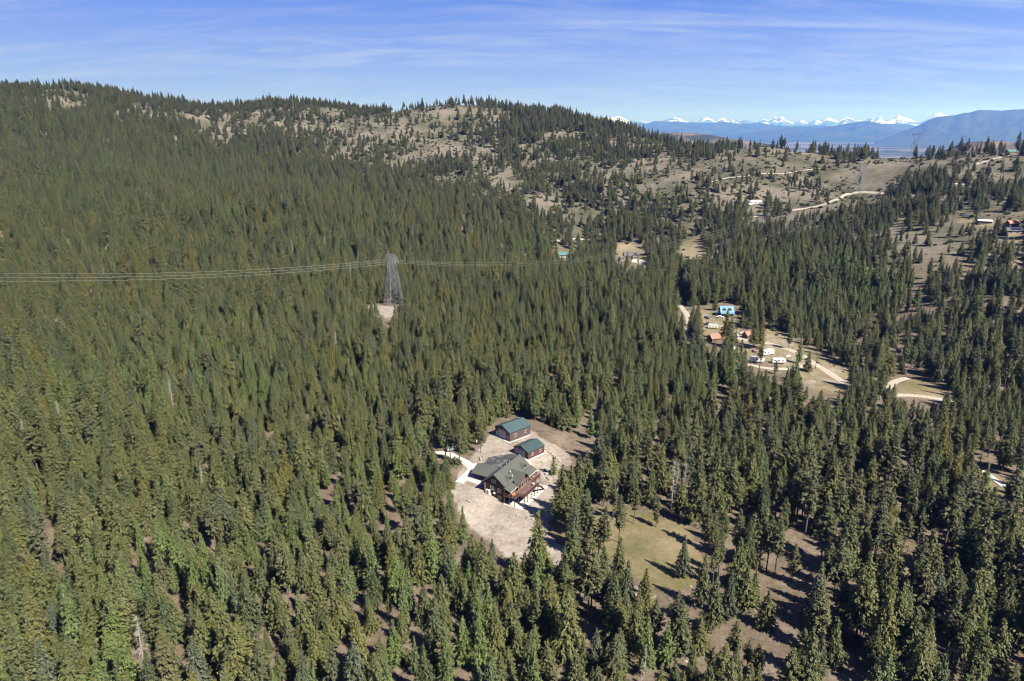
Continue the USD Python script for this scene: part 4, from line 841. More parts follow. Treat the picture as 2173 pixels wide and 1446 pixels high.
# ------------------------------------------------------------------ the two workshops
def workshop(label, front, ang, w, ln, eave, ridge, wallm, roofm, big):
    z0 = float(ground_z(front[0], front[1])) + 0.12
    t = thing('workshop', label, 'workshop', (front[0], front[1], z0), ang)      # local x along the gable front, local y away along the side; origin at the near corner
    # gable front spans x = -w .. 0 at y = 0, side wall faces +x
    gable_prism(MB(), -w, 0, 0, ln, -0.5, eave, ridge).build('wall', wallm, t)
    sl = (ridge - eave) / (w / 2); o = 0.35; rz0 = ridge + 0.16
    for s in (1, -1):
        q = [(-w / 2, -o, rz0), (-w / 2 + s * (w / 2 + o), -o, rz0 - sl * (w / 2 + o)), (-w / 2 + s * (w / 2 + o), ln + o, rz0 - sl * (w / 2 + o)), (-w / 2, ln + o, rz0)]
        r_ = MB().slab(q[::-1] if s > 0 else q, 0.12).build('roof', roofm, t)
        e = -w / 2 + s * (w / 2 + o)
        MB().hexa([(-w / 2, -o - 0.04, rz0 - 0.22), (e, -o - 0.04, rz0 - sl * (w / 2 + o) - 0.22), (e, -o - 0.003, rz0 - sl * (w / 2 + o) - 0.22), (-w / 2, -o - 0.003, rz0 - 0.22),
                   (-w / 2, -o - 0.04, rz0 + 0.03), (e, -o - 0.04, rz0 - sl * (w / 2 + o) + 0.03), (e, -o - 0.003, rz0 - sl * (w / 2 + o) + 0.03), (-w / 2, -o - 0.003, rz0 + 0.03)]).build('rake_trim', M_trim, r_)
    MB().bar((-w / 2, -o, rz0 + 0.02), (-w / 2, ln + o, rz0 + 0.02), 0.12, 6).build('ridge_cap', roofm, t)
    dx0, dx1, dh = (-0.80 * w, -0.29 * w, 3.5) if big else (-0.86 * w, -0.24 * w, 2.75)
    k = 5
    dt = MB().box(dx0 - 0.1, dx1 + 0.1, -0.05, 0.0, dh, dh + 0.12).box(dx0 - 0.1, dx0, -0.05, 0.0, 0, dh).box(dx1, dx1 + 0.1, -0.05, 0.0, 0, dh).build('overhead_door', M_whitetrim, t)
    for i in range(k): MB().box(dx0 + 0.01, dx1 - 0.01, -0.04, 0.01, dh * i / k + 0.012, dh * (i + 1) / k - 0.012).build('door_panel', M_door, dt)
    xd = -0.955 * w if big else -0.965 * w
    dd = MB().box(xd, xd + 0.95, -0.05, 0.0, 0.05, 2.15).build('door', M_whitetrim, t)
    MB().bar((xd + 0.82, -0.05, 1.05), (xd + 0.82, -0.12, 1.05), 0.04, 6).build('handle', M_black, dd)
    if big: window(t, (-0.12 * w, 0.0, 1.6), (1, 0, 0), 1.0, 1.0, M_whitetrim, 1)
    lm = MB().box(-w / 2 - 0.15, -w / 2 + 0.15, -0.18, 0.0, dh + 0.5, dh + 0.75).build('wall_lamp', M_greymetal, t)
    for y in (0.27 * ln, 0.76 * ln): window(t, (0.0, y, eave * 0.52), (0, 1, 0), 1.15, 1.0, M_whitetrim, 1)
    for x, y in ((0, 0), (-w, 0), (0, ln)): MB().box(x - 0.06, x + 0.06, y - 0.06, y + 0.06, 0, eave - 0.1).build('corner_trim', wallm, t)
    MB().box(-w - 0.1, 0.1, -1.1, -0.06, -0.5, 0.02).build('apron', M_concrete, t)
    MB().box(0.07, 0.62, -1.1, ln * 0.98, -0.5, 0.015).build('footing_strip', M_concrete, t)
    return t
f1 = at_height(1082, 938.2, 2.45); b1 = at_height(1125, 921.6, 2.45)
workshop('larger brown metal workshop with blue green roof, the one behind', f1[:2], math.atan2(b1[1] - f1[1], b1[0] - f1[0]) - math.pi / 2, 9.0, 11.2, 4.0, 5.75, M_sidingdark, M_greenroof2, True)
f2 = at_height(1121, 973.8, 2.4); b2 = at_height(1153.3, 958.9, 2.4)
workshop('smaller reddish brown metal workshop with green roof, nearer the house', f2[:2], math.atan2(b2[1] - f2[1], b2[0] - f2[0]) - math.pi / 2, 7.6, 8.7, 2.95, 4.45, M_sidingred, M_greenroof, False)

# ------------------------------------------------------------------ small things round the house
def place(s, t, z=None):
    p = house_xy(s, t); return (p[0], p[1], float(ground_z(p[0], p[1])) if z is None else z)
ac = thing('heat_pump', 'white heat pump unit standing against the gable wall of the house', 'heat pump', place(-6.3, -0.75), HA)
MB().box(-0.75, 0.75, -0.35, 0.35, 0.12, 1.75).build('casing', M_white, ac)
for z in (0.55, 1.3): MB().bar((0.0, -0.36, z), (0.0, -0.39, z), 0.32, 14).build('fan_grille', M_greystripe, ac)
MB().box(-0.95, 0.95, -0.55, 0.55, -0.3, 0.11).build('base', M_concrete, ac)
sd = thing('satellite_dish', 'small white satellite dish on the gable wall of the log house', 'satellite dish', (*house_xy(-3.9, -0.25), 2.75), HA)
MB().tm(trimesh.creation.revolve(np.array([(0.0, 0.0), (0.25, 0.03), (0.42, 0.10), (0.40, 0.11), (0.22, 0.05), (0.0, 0.03)]), sections=20).apply_transform(trimesh.transformations.rotation_matrix(math.radians(75), [1, 0, 0]))).build('dish', M_white, sd)
MB().bar((0, 0.0, 0), (0, 0.25, -0.2), 0.03, 6).build('bracket', M_greymetal, sd)
def chair(s, t, rot, mat, label):
    c = thing('deck_chair', label, 'chair', (*house_xy(s, t), 3.205), HA + rot)
    MB().box(-0.32, 0.32, -0.32, 0.32, 0.36, 0.43).build('seat', mat, c)
    MB().hexa([(-0.32, 0.28, 0.43), (0.32, 0.28, 0.43), (0.32, 0.34, 0.43), (-0.32, 0.34, 0.43), (-0.32, 0.48, 1.05), (0.32, 0.48, 1.05), (0.32, 0.54, 1.05), (-0.32, 0.54, 1.05)]).build('backrest', mat, c)
    for x in (-0.28, 0.28):
        for y in (-0.28, 0.28): MB().box(x - 0.035, x + 0.035, y - 0.035, y + 0.035, 0, 0.36).build('leg', mat, c)
        MB().box(x - 0.06, x + 0.06, -0.3, 0.3, 0.6, 0.64).build('armrest', mat, c)
chair(3.3, -0.1, 0.6, M_orange, 'orange deck chair at the near corner of the raised deck')
chair(3.6, 0.75, 1.2, M_orange, 'orange deck chair beside the deck step, right of the corner chair')
chair(3.0, 13.6, -0.5, M_tan, 'tan wooden chair under the far porch roof, the left one')
chair(3.2, 14.7, 0.4, M_tan, 'tan wooden chair under the far porch roof, the right one')
tb = thing('patio_table', 'small pale table near the stairs of the raised deck', 'table', (*house_xy(5.6, 10.4), 3.205), HA)
MB().bar((0, 0, 0.68), (0, 0, 0.74), 0.5, 16).build('tabletop', M_white, tb); MB().bar((0, 0, 0), (0, 0, 0.68), 0.06, 8).build('stem', M_tan, tb); MB().bar((0, 0, 0), (0, 0, 0.05), 0.26, 12).build('foot', M_tan, tb)
sp = hit(1020.5, 977); sg = thing('sign_post', 'pale post with small boxes on the gravel beside the carport', 'post', (sp[0], sp[1], float(ground_z(sp[0], sp[1]))), 0.4)
MB().box(-0.12, 0.12, -0.12, 0.12, -0.3, 1.5).build('post', M_white, sg); MB().box(-0.55, -0.13, -0.12, 0.12, 0.9, 1.45).build('meter_box', M_black, sg); MB().box(0.13, 0.6, -0.12, 0.12, 1.0, 1.5).build('meter_box', M_black, sg); MB().box(-0.6, -0.13, -0.3, 0.3, -0.2, 0.35).build('valve_box', M_black, sg)

def car(p, yaw, paint, label, cat='car', kind='suv', scale=1.0):
    t = thing('parked_car' if kind != 'pickup' else 'pickup_truck', label, cat, (p[0], p[1], float(ground_z(p[0], p[1])) + 0.02), yaw, scale=(scale,) * 3)
    prof = {'suv': [(-2.3, .45), (2.3, .45), (2.35, .9), (1.2, 1.08), (0.6, 1.66), (-1.9, 1.7), (-2.3, 1.1)], 'car': [(-2.25, .4), (2.25, .4), (2.3, .78), (1.15, .95), (0.45, 1.42), (-1.05, 1.45), (-1.75, 1.0), (-2.25, .92)],
            'pickup': [(-2.7, .55), (2.7, .55), (2.72, 1.05), (1.45, 1.18), (0.85, 1.8), (-0.55, 1.82), (-0.75, 1.12), (-2.7, 1.12)]}[kind]
    from shapely.geometry import Polygon
    def ext(poly, wd):
        m = trimesh.creation.extrude_polygon(Polygon(poly), wd, engine='earcut'); m.apply_translation([0, 0, -wd / 2]); m.apply_transform(trimesh.transformations.rotation_matrix(math.pi / 2, [1, 0, 0])); return m
    MB().tm(ext(prof, 1.75)).build('body', paint, t)
    top = [q for q in prof if q[1] > 0.94]; zt = max(q[1] for q in prof); xs = [q[0] for q in prof if q[1] > zt - 0.1]
    MB().tm(ext([(min(xs) + 0.1, zt - 0.5), (max(xs) + 0.38, zt - 0.5), (max(xs) + 0.02, zt - 0.1), (min(xs) + 0.12, zt - 0.1)], 1.78)).build('side_window', M_glass, t)
    xw = max(xs); MB().hexa([(xw + 0.5, -0.7, zt - 0.52), (xw + 0.5, 0.7, zt - 0.52), (xw + 0.44, 0.7, zt - 0.52), (xw + 0.44, -0.7, zt - 0.52), (xw + 0.1, -0.62, zt - 0.07), (xw + 0.1, 0.62, zt - 0.07), (xw, 0.62, zt - 0.07), (xw, -0.62, zt - 0.07)]).build('windscreen', M_glass, t)
    a = 1.45 if kind != 'pickup' else 1.75
    for x in (-a, a):
        for y in (-0.82, 0.82): MB().bar((x, y - 0.12, 0.34), (x, y + 0.12, 0.34), 0.34, 14).build('wheel', M_black, t)
    for y in (-0.62, 0.62): MB().box(2.26, 2.36 if kind != 'pickup' else 2.74, y - 0.2, y + 0.2, .7, .86).build('headlight', M_whitetrim, t)
    return t
car(at_height(1011.5, 939, 2.3), 1.9, M_darkcar, 'dark car parked under trees at the edge of the gravel yard', 'car', 'suv')
car(at_height(961, 953.5, 2.3), 0.4, M_silvercar, 'silver car in the shade of the trees on the driveway', 'car', 'suv', 1.1)

# ------------------------------------------------------------------ pylons and wires
BD = np.array([9.0, -13.0]); BD /= np.linalg.norm(BD)
def pylon(base, label, Hh=40.0, hw=5.6, dark=M_steel):
    t = thing('pylon', label, 'pylon', base, math.atan2(BD[1], BD[0]))     # local x along the crossarm
    k = Hh / 40.0; hw *= k
    lv = [(0, 1.0), (7.5, .86), (14.5, .73), (20.5, .62), (25, .52)]
    corners = lambda z, s: [np.array([sx * hw * s, sy * hw * s, z * k]) for sx, sy in ((-1, -1), (1, -1), (1, 1), (-1, 1))]
    rings = [corners(z, s) for z, s in lv]; r0 = 0.15
    for c in range(4):
        lg = MB(); 
        for a, b in zip(rings, rings[1:]): lg.bar(a[c], b[c], r0)
        lg.build('leg', dark, t)
    br = MB()
    for a, b in zip(rings, rings[1:]):
        for c in range(4):
            d = (c + 1) % 4; br.bar(a[c], b[d], 0.09); br.bar(a[d], b[c], 0.09); br.bar(b[c], b[d], 0.09)
            m = (a[c] + a[d] + b[c] + b[d]) / 4; br.bar((a[c] + b[c]) / 2, m, 0.06); br.bar((a[d] + b[d]) / 2, m, 0.06)
    br.build('bracing', dark, t)
    # portal head: two masts lean out from the waist and carry a latticed beam
    w0 = rings[-1]; hd = MB(); bm = MB(); zt = 36.0 * k; bw = 8.6 * k; dy = 0.9 * k
    for sx in (-1, 1):
        for sy in (-1, 1):
            a = np.array([sx * hw * .52, sy * hw * .52, 25 * k]); m_ = np.array([sx * 4.7 * k, sy * 1.2 * k, 31 * k]); b = np.array([sx * 5.2 * k, sy * dy, zt])
            hd.bar(a, m_, 0.13); hd.bar(m_, b, 0.13); hd.bar(a, np.array([sx * 2.6 * k, sy * dy, zt]), 0.09); hd.bar(m_, np.array([sx * 2.6 * k, sy * dy, zt]), 0.08); hd.bar(a, np.array([-sx * 2.2 * k, sy * 1.4 * k, 29.5 * k]), 0.09)
        hd.bar([sx * 4.7 * k, -1.2 * k, 31 * k], [sx * 4.7 * k, 1.2 * k, 31 * k], 0.08); hd.bar([sx * hw * .52, -hw * .52, 25 * k], [sx * 4.7 * k, 1.2 * k, 31 * k], 0.07); hd.bar([sx * hw * .52, hw * .52, 25 * k], [sx * 4.7 * k, -1.2 * k, 31 * k], 0.07)
    hd.build('mast_head', dark, t)
    n = 12; xs = np.linspace(-bw, bw, n + 1)
    top = lambda x: zt + (2.2 - 1.5 * max(0, abs(x) / bw - 0.55) / 0.45) * k
    for sy in (-1, 1):
        for a, b in zip(xs, xs[1:]):
            bm.bar((a, sy * dy, zt), (b, sy * dy, zt), 0.11); bm.bar((a, sy * dy, top(a)), (b, sy * dy, top(b)), 0.11); bm.bar((a, sy * dy, zt), (b, sy * dy, top(b)), 0.07); bm.bar((b, sy * dy, zt), (b, sy * dy, top(b)), 0.07)
    for x in xs: bm.bar((x, -dy, zt), (x, dy, zt), 0.07); bm.bar((x, -dy, top(x)), (x, dy, top(x)), 0.07)
    for sx in (-1, 1): bm.bar((sx * 5.2 * k, -dy, zt + 2.2 * k), (sx * 5.6 * k, 0, zt + 4 * k), 0.1); bm.bar((sx * 5.2 * k, dy, zt + 2.2 * k), (sx * 5.6 * k, 0, zt + 4 * k), 0.1)
    bm.build('crossarm', dark, t)
    for x in (-8.0, 0.0, 8.0):
        ins = MB(); 
        for s in (-1, 1): ins.bar((x * k, 0, zt), (x * k + 0, s * 1.8 * k, zt - 2.6 * k), 0.12, 6)
        ins.build('insulator', M_whitetrim, t)
    B = np.asarray(base, float)
    return [B + np.array([BD[0] * x * k, BD[1] * x * k, zt - 2.7 * k]) for x in (-8.0, 0.0, 8.0)]
p1 = hit(836, 648); p1 = (p1[0], p1[1], float(ground_z(p1[0], p1[1])) - 0.2)
p2 = hit(1822, 409); p2 = (p2[0], p2[1], float(ground_z(p2[0], p2[1])) - 0.2)
p3 = at_distance(1938, 331, 1380.0)
a1 = pylon(p1, 'grey lattice pylon rising out of the forest left of the centre')
a2 = pylon(p2, 'grey lattice pylon on the bare hillside above the bend of the sandy road', 36.0)
a3 = pylon(p3, 'distant pylon with only its head showing over the skyline', 38.0)
WD = np.array([-BD[1], BD[0]])
WD = WD if WD[0] > 0 else -WD
def wire(a, b, sag, label, r=0.055, group=None):
    u = np.linspace(0, 1, 60)[:, None]; P = a + (b - a) * u; P[:, 2] -= 4 * sag * (u * (1 - u))[:, 0]
    c = UsdGeom.BasisCurves.Define(stage, '/World/' + numbered('power_line')); c.CreateTypeAttr('linear'); c.CreateCurveVertexCountsAttr([len(P)]); c.CreatePointsAttr(Vt.Vec3fArray.FromNumpy(P.astype(np.float32)))
    c.CreateWidthsAttr(Vt.FloatArray([2 * r])); c.SetWidthsInterpolation('constant')
    UsdShade.MaterialBindingAPI.Apply(c.GetPrim()).Bind(M_wire); tag(c, label, 'power line', group)
which = ('farthest', 'middle', 'nearest')
left_end = [at_distance(px_, py_, D_) for px_, py_, D_ in ((-420, 566, 520), (-430, 576, 508), (-440, 586, 496))]
for i in range(3):
    wire(a1[i], left_end[i], 7.0, '%s of the three wires running left from the forest pylon' % which[i], 0.032)
    wire(a1[i], a2[i], 39.0, '%s of the three wires sagging right from the forest pylon' % which[i], 0.032)
    wire(a2[i], a3[i], 12.0, '%s of the three wires from the hillside pylon over the crest' % which[i], 0.032)

# ------------------------------------------------------------------ far houses, vehicles and yards
def farhouse(name, label, cat, px, py, yaw, w, ln, eave, ridge, roofm, wallm, extras=None):
    """Gabled building: ridge along local x (length ln), front wall faces local -y towards the drone."""
    g = hit(px, py); z = float(ground_z(g[0], g[1]))
    t = thing(name, label, cat, (g[0], g[1], z), yaw)
    gable_prism(MB(), -ln / 2, ln / 2, 0, w, -2.0, eave, ridge, 'x').build('wall', wallm, t)
    sl = (ridge - eave) / (w / 2); o = 0.5
    for s in (-1, 1):
        y = w / 2 + s * (w / 2 + o); q = [(-ln / 2 - o, w / 2, ridge + 0.15), (ln / 2 + o, w / 2, ridge + 0.15), (ln / 2 + o, y, ridge + 0.15 - sl * (w / 2 + o)), (-ln / 2 - o, y, ridge + 0.15 - sl * (w / 2 + o))]
        MB().slab(q if s > 0 else q[::-1], 0.15).build('roof', roofm, t)
    if extras: extras(t, w, ln, eave, ridge, sl)
    return t
def cabin(t, w, ln, eave, ridge, sl):
    for x in (-1.9, 1.9):
        zt = eave + sl * (w / 2) * 0.78; y0 = 0.5; hw = 1.15
        for s in (-1, 1):
            q = [(x, y0 - 0.3, zt), (x, y0 + (zt - eave) / sl, zt), (x + s * hw, y0 + (zt - 0.9 - eave) / sl, zt - 0.9), (x + s * hw, y0 - 0.3, zt - 0.9)]
            MB().slab(q if s < 0 else q[::-1], 0.1).build('dormer_roof', M_blueroof, t)
        MB().box(x - 0.85, x + 0.85, y0, y0 + 1.2, eave - 0.2, zt - 0.75).build('dormer_wall', M_bluewall, t)
        window(t, (x, y0, zt - 1.25), (1, 0, 0), 0.9, 0.8, M_whitetrim, 0)
    MB().slab([(-ln / 2 - 0.4, 0.3, eave - 0.1), (-ln / 2 - 0.4, -1.9, eave - 0.9), (ln / 2 + 0.4, -1.9, eave - 0.9), (ln / 2 + 0.4, 0.3, eave - 0.1)], 0.12).build('porch_roof', M_blueroof, t)
    for x in np.linspace(-ln / 2, ln / 2, 4): MB().bar((x, -1.7, -1), (x, -1.7, eave - 0.95), 0.1, 6).build('porch_post', M_whitetrim, t)
    window(t, (-1.9, 0, 1.3), (1, 0, 0), 1.6, 1.2, M_whitetrim, 1)
    MB().box(0.6, 3.6, -0.06, 0.0, -0.2, 2.1).build('garage_door', M_greystripe, t)
    MB().slab([(-ln / 2 - 3.2, 1.2, eave - 0.6), (-ln / 2 - 0.3, 1.2, eave - 0.2), (-ln / 2 - 0.3, 3.8, eave - 0.2), (-ln / 2 - 3.2, 3.8, eave - 0.6)], 0.15).build('lean_to_roof', M_blueroof, t)
    for y in (1.4, 3.6): MB().bar((-ln / 2 - 3.0, y, -1.5), (-ln / 2 - 3.0, y, eave - 0.75), 0.1, 6).build('lean_to_post', M_plankwall, t)
farhouse('cabin', 'blue roofed cabin with two dormers among the trees', 'cabin', 1543, 672, -0.02, 7.0, 8.6, 3.1, 6.4, M_blueroof, M_bluewall, cabin)
def villa(t, w, ln, eave, ridge, sl):
    MB().box(1.0, 7.2, -2.0, 0.01, -2.0, eave).build('wing_wall', M_beige, t)
    for s in (-1, 1):
        q = [(4.1, -2.6, ridge - 0.5), (4.1, w / 2, ridge - 0.5), (4.1 + s * 3.8, w / 2 - 1.0, eave - 0.3), (4.1 + s * 3.8, -2.6, eave - 0.3)]
        MB().slab(q if s < 0 else q[::-1], 0.16).build('wing_roof', M_purple, t)
    MB().add([(1.0, -2.02, eave), (7.2, -2.02, eave), (4.1, -2.02, ridge - 0.75), (1.0, -1.9, eave), (7.2, -1.9, eave), (4.1, -1.9, ridge - 0.75)], [(0, 1, 2), (3, 5, 4), (0, 3, 4), (0, 4, 1), (1, 4, 5), (1, 5, 2), (0, 2, 5), (0, 5, 3)]).build('wing_gable', M_plankwall, t)
    for x in (2.3, 5.9): window(t, (x, -2.0, 1.7), (1, 0, 0), 1.3, 1.8, M_whitetrim, 0)
    window(t, (4.1, -2.0, 1.8), (1, 0, 0), 1.6, 2.2, M_whitetrim, 1)
    for x in (-5.5, -2.4): window(t, (x, 0, 1.6), (1, 0, 0), 1.6, 1.3, M_whitetrim, 1)
    MB().box(-12.5, -8.0, -3.0, 2.5, -2.0, 1.2).build('garage_wall', M_beige, t); MB().slab([(-13.0, -3.5, 1.2), (-7.6, -3.5, 1.2), (-7.6, 0.0, 2.9), (-13.0, 0.0, 2.9)], 0.15).build('garage_roof', M_purple, t)
    MB().slab([(-7.6, 3.2, 1.1), (-7.6, 0.003, 2.9), (-13.0, 0.003, 2.9), (-13.0, 3.2, 1.1)][::-1], 0.15).build('garage_roof', M_purple, t)
farhouse('country_house', 'large house with purple grey roof and beige gable in the forest', 'house', 1340, 551, 0.03, 8.0, 15.5, 3.4, 7.2, M_purple, M_beige, villa)
def simplewin(t, w, ln, eave, ridge, sl):
    for x in np.linspace(-ln * 0.32, ln * 0.32, 3): window(t, (x, 0, eave * 0.5), (1, 0, 0), 1.1, 1.0, M_whitetrim, 0)
farhouse('farm_building', 'long teal roofed building half hidden by forest', 'building', 1202, 548, -0.10, 7.0, 15.0, 3.2, 5.6, M_teal, M_whitetrim, simplewin)
farhouse('shed', 'orange rusty roofed shed in the trees left of the motorhome yard', 'shed', 1522, 726, 0.35, 5.0, 7.5, 2.5, 4.4, M_rust, M_plankwall)
farhouse('shed', 'small rusty roofed hut beside the gravel road under tall firs', 'shed', 1591, 719, 0.5, 4.2, 4.6, 2.5, 4.3, M_rust, M_plankwall)
def solar(t, w, ln, eave, ridge, sl):
    simplewin(t, w, ln, eave, ridge, sl)
    MB().slab([(-ln * 0.3, w * 0.08, eave + sl * w * 0.08 + 0.28), (ln * 0.25, w * 0.08, eave + sl * w * 0.08 + 0.28), (ln * 0.25, w * 0.42, eave + sl * w * 0.42 + 0.28), (-ln * 0.3, w * 0.42, eave + sl * w * 0.42 + 0.28)], 0.05).build('solar_panel', M_solar, t)
farhouse('bungalow', 'beige bungalow with solar panels on its grey roof at the right edge', 'house', 2158, 499, -0.12, 8.0, 15.0, 2.8, 4.8, M_purple, M_beige, solar)
farhouse('shed', 'bright orange roofed shed behind the bungalow at the right edge', 'shed', 2152, 484, 0.1, 5.0, 8.5, 3.0, 5.0, M_orangeroof, M_plankwall)
farhouse('hill_house', 'low house with bright teal roof on the hilltop at the right edge', 'house', 2150, 327, -0.1, 8.0, 10.0, 2.6, 4.6, M_teal, M_beige)
farhouse('mobile_home', 'long white mobile home at the foot of the bare hill', 'mobile home', 1603, 433, 0.05, 6.0, 17.0, 2.8, 3.8, M_white, M_white, simplewin)
farhouse('shed', 'white roofed open shelter right of the parked blue cars', 'shed', 2090, 477, -0.35, 6.0, 10.0, 2.6, 3.4, M_white, M_plankwall)

def camper(px, py, yaw, ln, hh, label, motor=False):
    g = hit(px, py); t = thing('motorhome' if motor else 'travel_trailer', label, 'motorhome' if motor else 'trailer', (g[0], g[1], float(ground_z(g[0], g[1])) + 0.03), yaw)
    from shapely.geometry import Polygon
    pr = [(-ln / 2, .5), (ln / 2, .5), (ln / 2, 1.2), (ln / 2 - 0.35, 1.5), (ln / 2 - 0.5, 2.0), (ln / 2 + 0.1, 2.2), (ln / 2 - 0.2, hh - 0.1), (ln / 2 - 0.6, hh), (-ln / 2 + 0.15, hh), (-ln / 2, hh - 0.2)] if motor else [(-ln / 2, .55), (ln / 2 - 0.5, .55), (ln / 2, 1.4), (ln / 2 - 0.35, hh - 0.1), (ln / 2 - 0.7, hh), (-ln / 2 + 0.25, hh), (-ln / 2, hh - 0.3)]
    m = trimesh.creation.extrude_polygon(Polygon(pr), 2.4, engine='earcut'); m.apply_translation([0, 0, -1.2]); m.apply_transform(trimesh.transformations.rotation_matrix(math.pi / 2, [1, 0, 0])); MB().tm(m).build('body', M_white, t)
    for x in np.linspace(-ln * 0.33, ln * 0.25, 3): MB().box(x - 0.45, x + 0.45, -1.23, -1.19, 1.55, 2.15).build('side_window', M_glass, t)
    MB().box(-ln / 2 + 0.3, ln / 2 - 0.7, -1.225, -1.195, 0.85, 1.12).build('stripe', M_greystripe, t)
    if motor: MB().hexa([(ln / 2 - 0.33, -1.0, 1.5), (ln / 2 - 0.28, 1.0, 1.5), (ln / 2 - 0.34, 1.0, 1.52), (ln / 2 - 0.4, -1.0, 1.52), (ln / 2 - 0.46, -1.0, 2.0), (ln / 2 - 0.46, 1.0, 2.0), (ln / 2 - 0.5, 1.0, 2.0), (ln / 2 - 0.5, -1.0, 2.0)]).build('windscreen', M_glass, t); MB().box(-ln / 2 - 0.04, -ln / 2 + 0.01, -0.7, 0.7, 1.4, 2.3).build('rear_window', M_glass, t)
    else: MB().bar((ln / 2 - 0.6, 0, 0.6), (ln / 2 + 1.0, 0, 0.5), 0.06).build('hitch', M_black, t)
    for x in (-ln * 0.25, ln * 0.33) if motor else (-0.45, 0.45):
        for y in (-1.05, 1.05): MB().bar((x, y - 0.12, 0.38), (x, y + 0.12, 0.38), 0.38, 12).build('wheel', M_black, t)
    MB().box(-0.5, 0.5, -0.4, 0.4, hh, hh + 0.22).build('roof_vent', M_whitetrim, t)
camper(1628, 754, 0.32, 7.6, 3.1, 'big white motorhome parked on the bare dirt yard', True)
camper(1606, 769, -0.05, 7.6, 2.9, 'white trailer at the lower edge of the dirt yard, the left one')
camper(1652, 772, -0.05, 7.4, 2.8, 'white trailer at the lower edge of the dirt yard, the right one')
camper(1513, 698, -0.16, 6.4, 2.7, 'white travel trailer parked below the blue roofed cabin')
def at(px, py): return hit(px, py)
car(at(1500, 676), 2.0, M_bluecar, 'blue car parked left of the blue roofed cabin', 'car', 'car')
car(at(1501, 690), 0.1, M_darkcar, 'dark pickup truck parked above the travel trailer', 'pickup truck', 'pickup')
car(at(1528, 675), -0.25, M_white, 'white car in front of the blue roofed cabin', 'car', 'car')
car(at(1533, 671), -0.25, M_red, 'red car just behind the white car at the cabin', 'car', 'car')
car(at(1533, 702), 0.6, M_red, 'small red vehicle right of the travel trailer', 'car', 'car', 0.7)
car(at(1578, 711), 0.1, M_white, 'white car parked left of the rusty roofed hut', 'car', 'car')
car(at(1464, 659), -0.3, M_silvercar, 'silver car at the bend of the gravel road', 'car', 'suv')
car(at(1556, 742), 1.3, M_white, 'white car half hidden behind trees left of the motorhome yard', 'car', 'suv')
car(at(1602, 747), 1.2, M_rust, 'rusty orange truck left of the big white motorhome', 'pickup truck', 'pickup')
car(at(1646, 695), 0.1, M_silvercar, 'pale car standing in the shaded meadow behind the road', 'car', 'suv')
car(at(2044, 458), 0.1, M_bluecar, 'blue car on a dirt turnout among trees at the right', 'car', 'suv')
car(at(2052, 459), -0.2, M_silvercar, 'silver car beside the blue one on the dirt turnout', 'car', 'suv')
# white tank pad, concrete slabs and utility pole
for nm, lab, quad, mat in (('concrete_slab', 'pale concrete slab below the purple roofed house, the left one', [(1340, 558), (1353, 559), (1351, 551), (1343, 551)], M_concrete), ('concrete_slab', 'pale concrete slab below the purple roofed house, the right one', [(1356, 560), (1371, 559), (1366, 551), (1356, 552)], M_concrete),
                           ('gravel_pad', 'white gravel pad beside the road at the lower right', [(2080, 1002), (2088, 1000), (2136, 1032), (2126, 1036)], M_concrete), ('tarpaulin', 'white sheet lying on the bare yard right of the motorhome', [(1667, 757), (1672, 759), (1679, 757), (1674, 754)], M_white)):
    P = np.array([hit(*q) for q in quad]); c = P.mean(0)
    pad(nm, [tuple(p[:2]) for p in P], mat, 0.25, lab, False)
up = hit(1730, 784); pl = thing('utility_pole', 'wooden utility pole beside the slanting gravel road', 'utility pole', (up[0], up[1], float(ground_z(up[0], up[1]))))
MB().bar((0, 0, -0.5), (0, 0, 9.5), 0.16, 8, 0.11).build('pole', M_plankwall, pl); MB().box(-1.1, 1.1, -0.07, 0.07, 8.7, 8.85).build('crossarm', M_plankwall, pl)

# ------------------------------------------------------------------ boulders, stones and shrubs
def rockmesh(seed):
    m = trimesh.creation.icosphere(2, 1.0); n = m.vertices / np.linalg.norm(m.vertices, axis=1, keepdims=True)
    m.vertices = n * (0.65 + 0.7 * meshkit.fbm(n * 1.6 + seed * 7.3, 3, seed))[:, None] * [1, 0.85, 0.6]; return m
rk = [rockmesh(s) for s in range(4)]
rng = np.random.default_rng(5)
for i, (px, py, s) in enumerate([(1158, 955, .8), (1166, 961, .9), (1172, 966, 1.2), (1177, 969, .9), (1183, 974, 1.1), (1187, 979, .8), (1180, 980, .7), (1150, 984, .6), (1156, 1001, .8), (1160, 1009, .9), (1163, 1016, .7), (1168, 1021, .8), (1098, 1098, .5), (1120, 1100, .55), (1131, 1104, .6), (1138, 1102, .5), (1146, 1108, .6), (997, 1068, .6), (993, 1064, .5)]):
    g = hit(px, py); m = rk[i % 4].copy(); m.apply_scale(s * rng.uniform(0.8, 1.2)); m.apply_transform(trimesh.transformations.rotation_matrix(rng.uniform(0, 6.28), [0, 0, 1])); m.apply_translation([g[0], g[1], float(ground_z(g[0], g[1])) + 0.15])
    o = MB().tm(m).build('boulder', M_rock, None, smooth=35); tag(o, 'pale boulder along the bank right of the workshops and house' if px > 1145 else 'pale stone lying on the bare dirt below the house', 'boulder', 'boulders on the bank by the workshops' if px > 1145 else 'stones on the bare dirt')
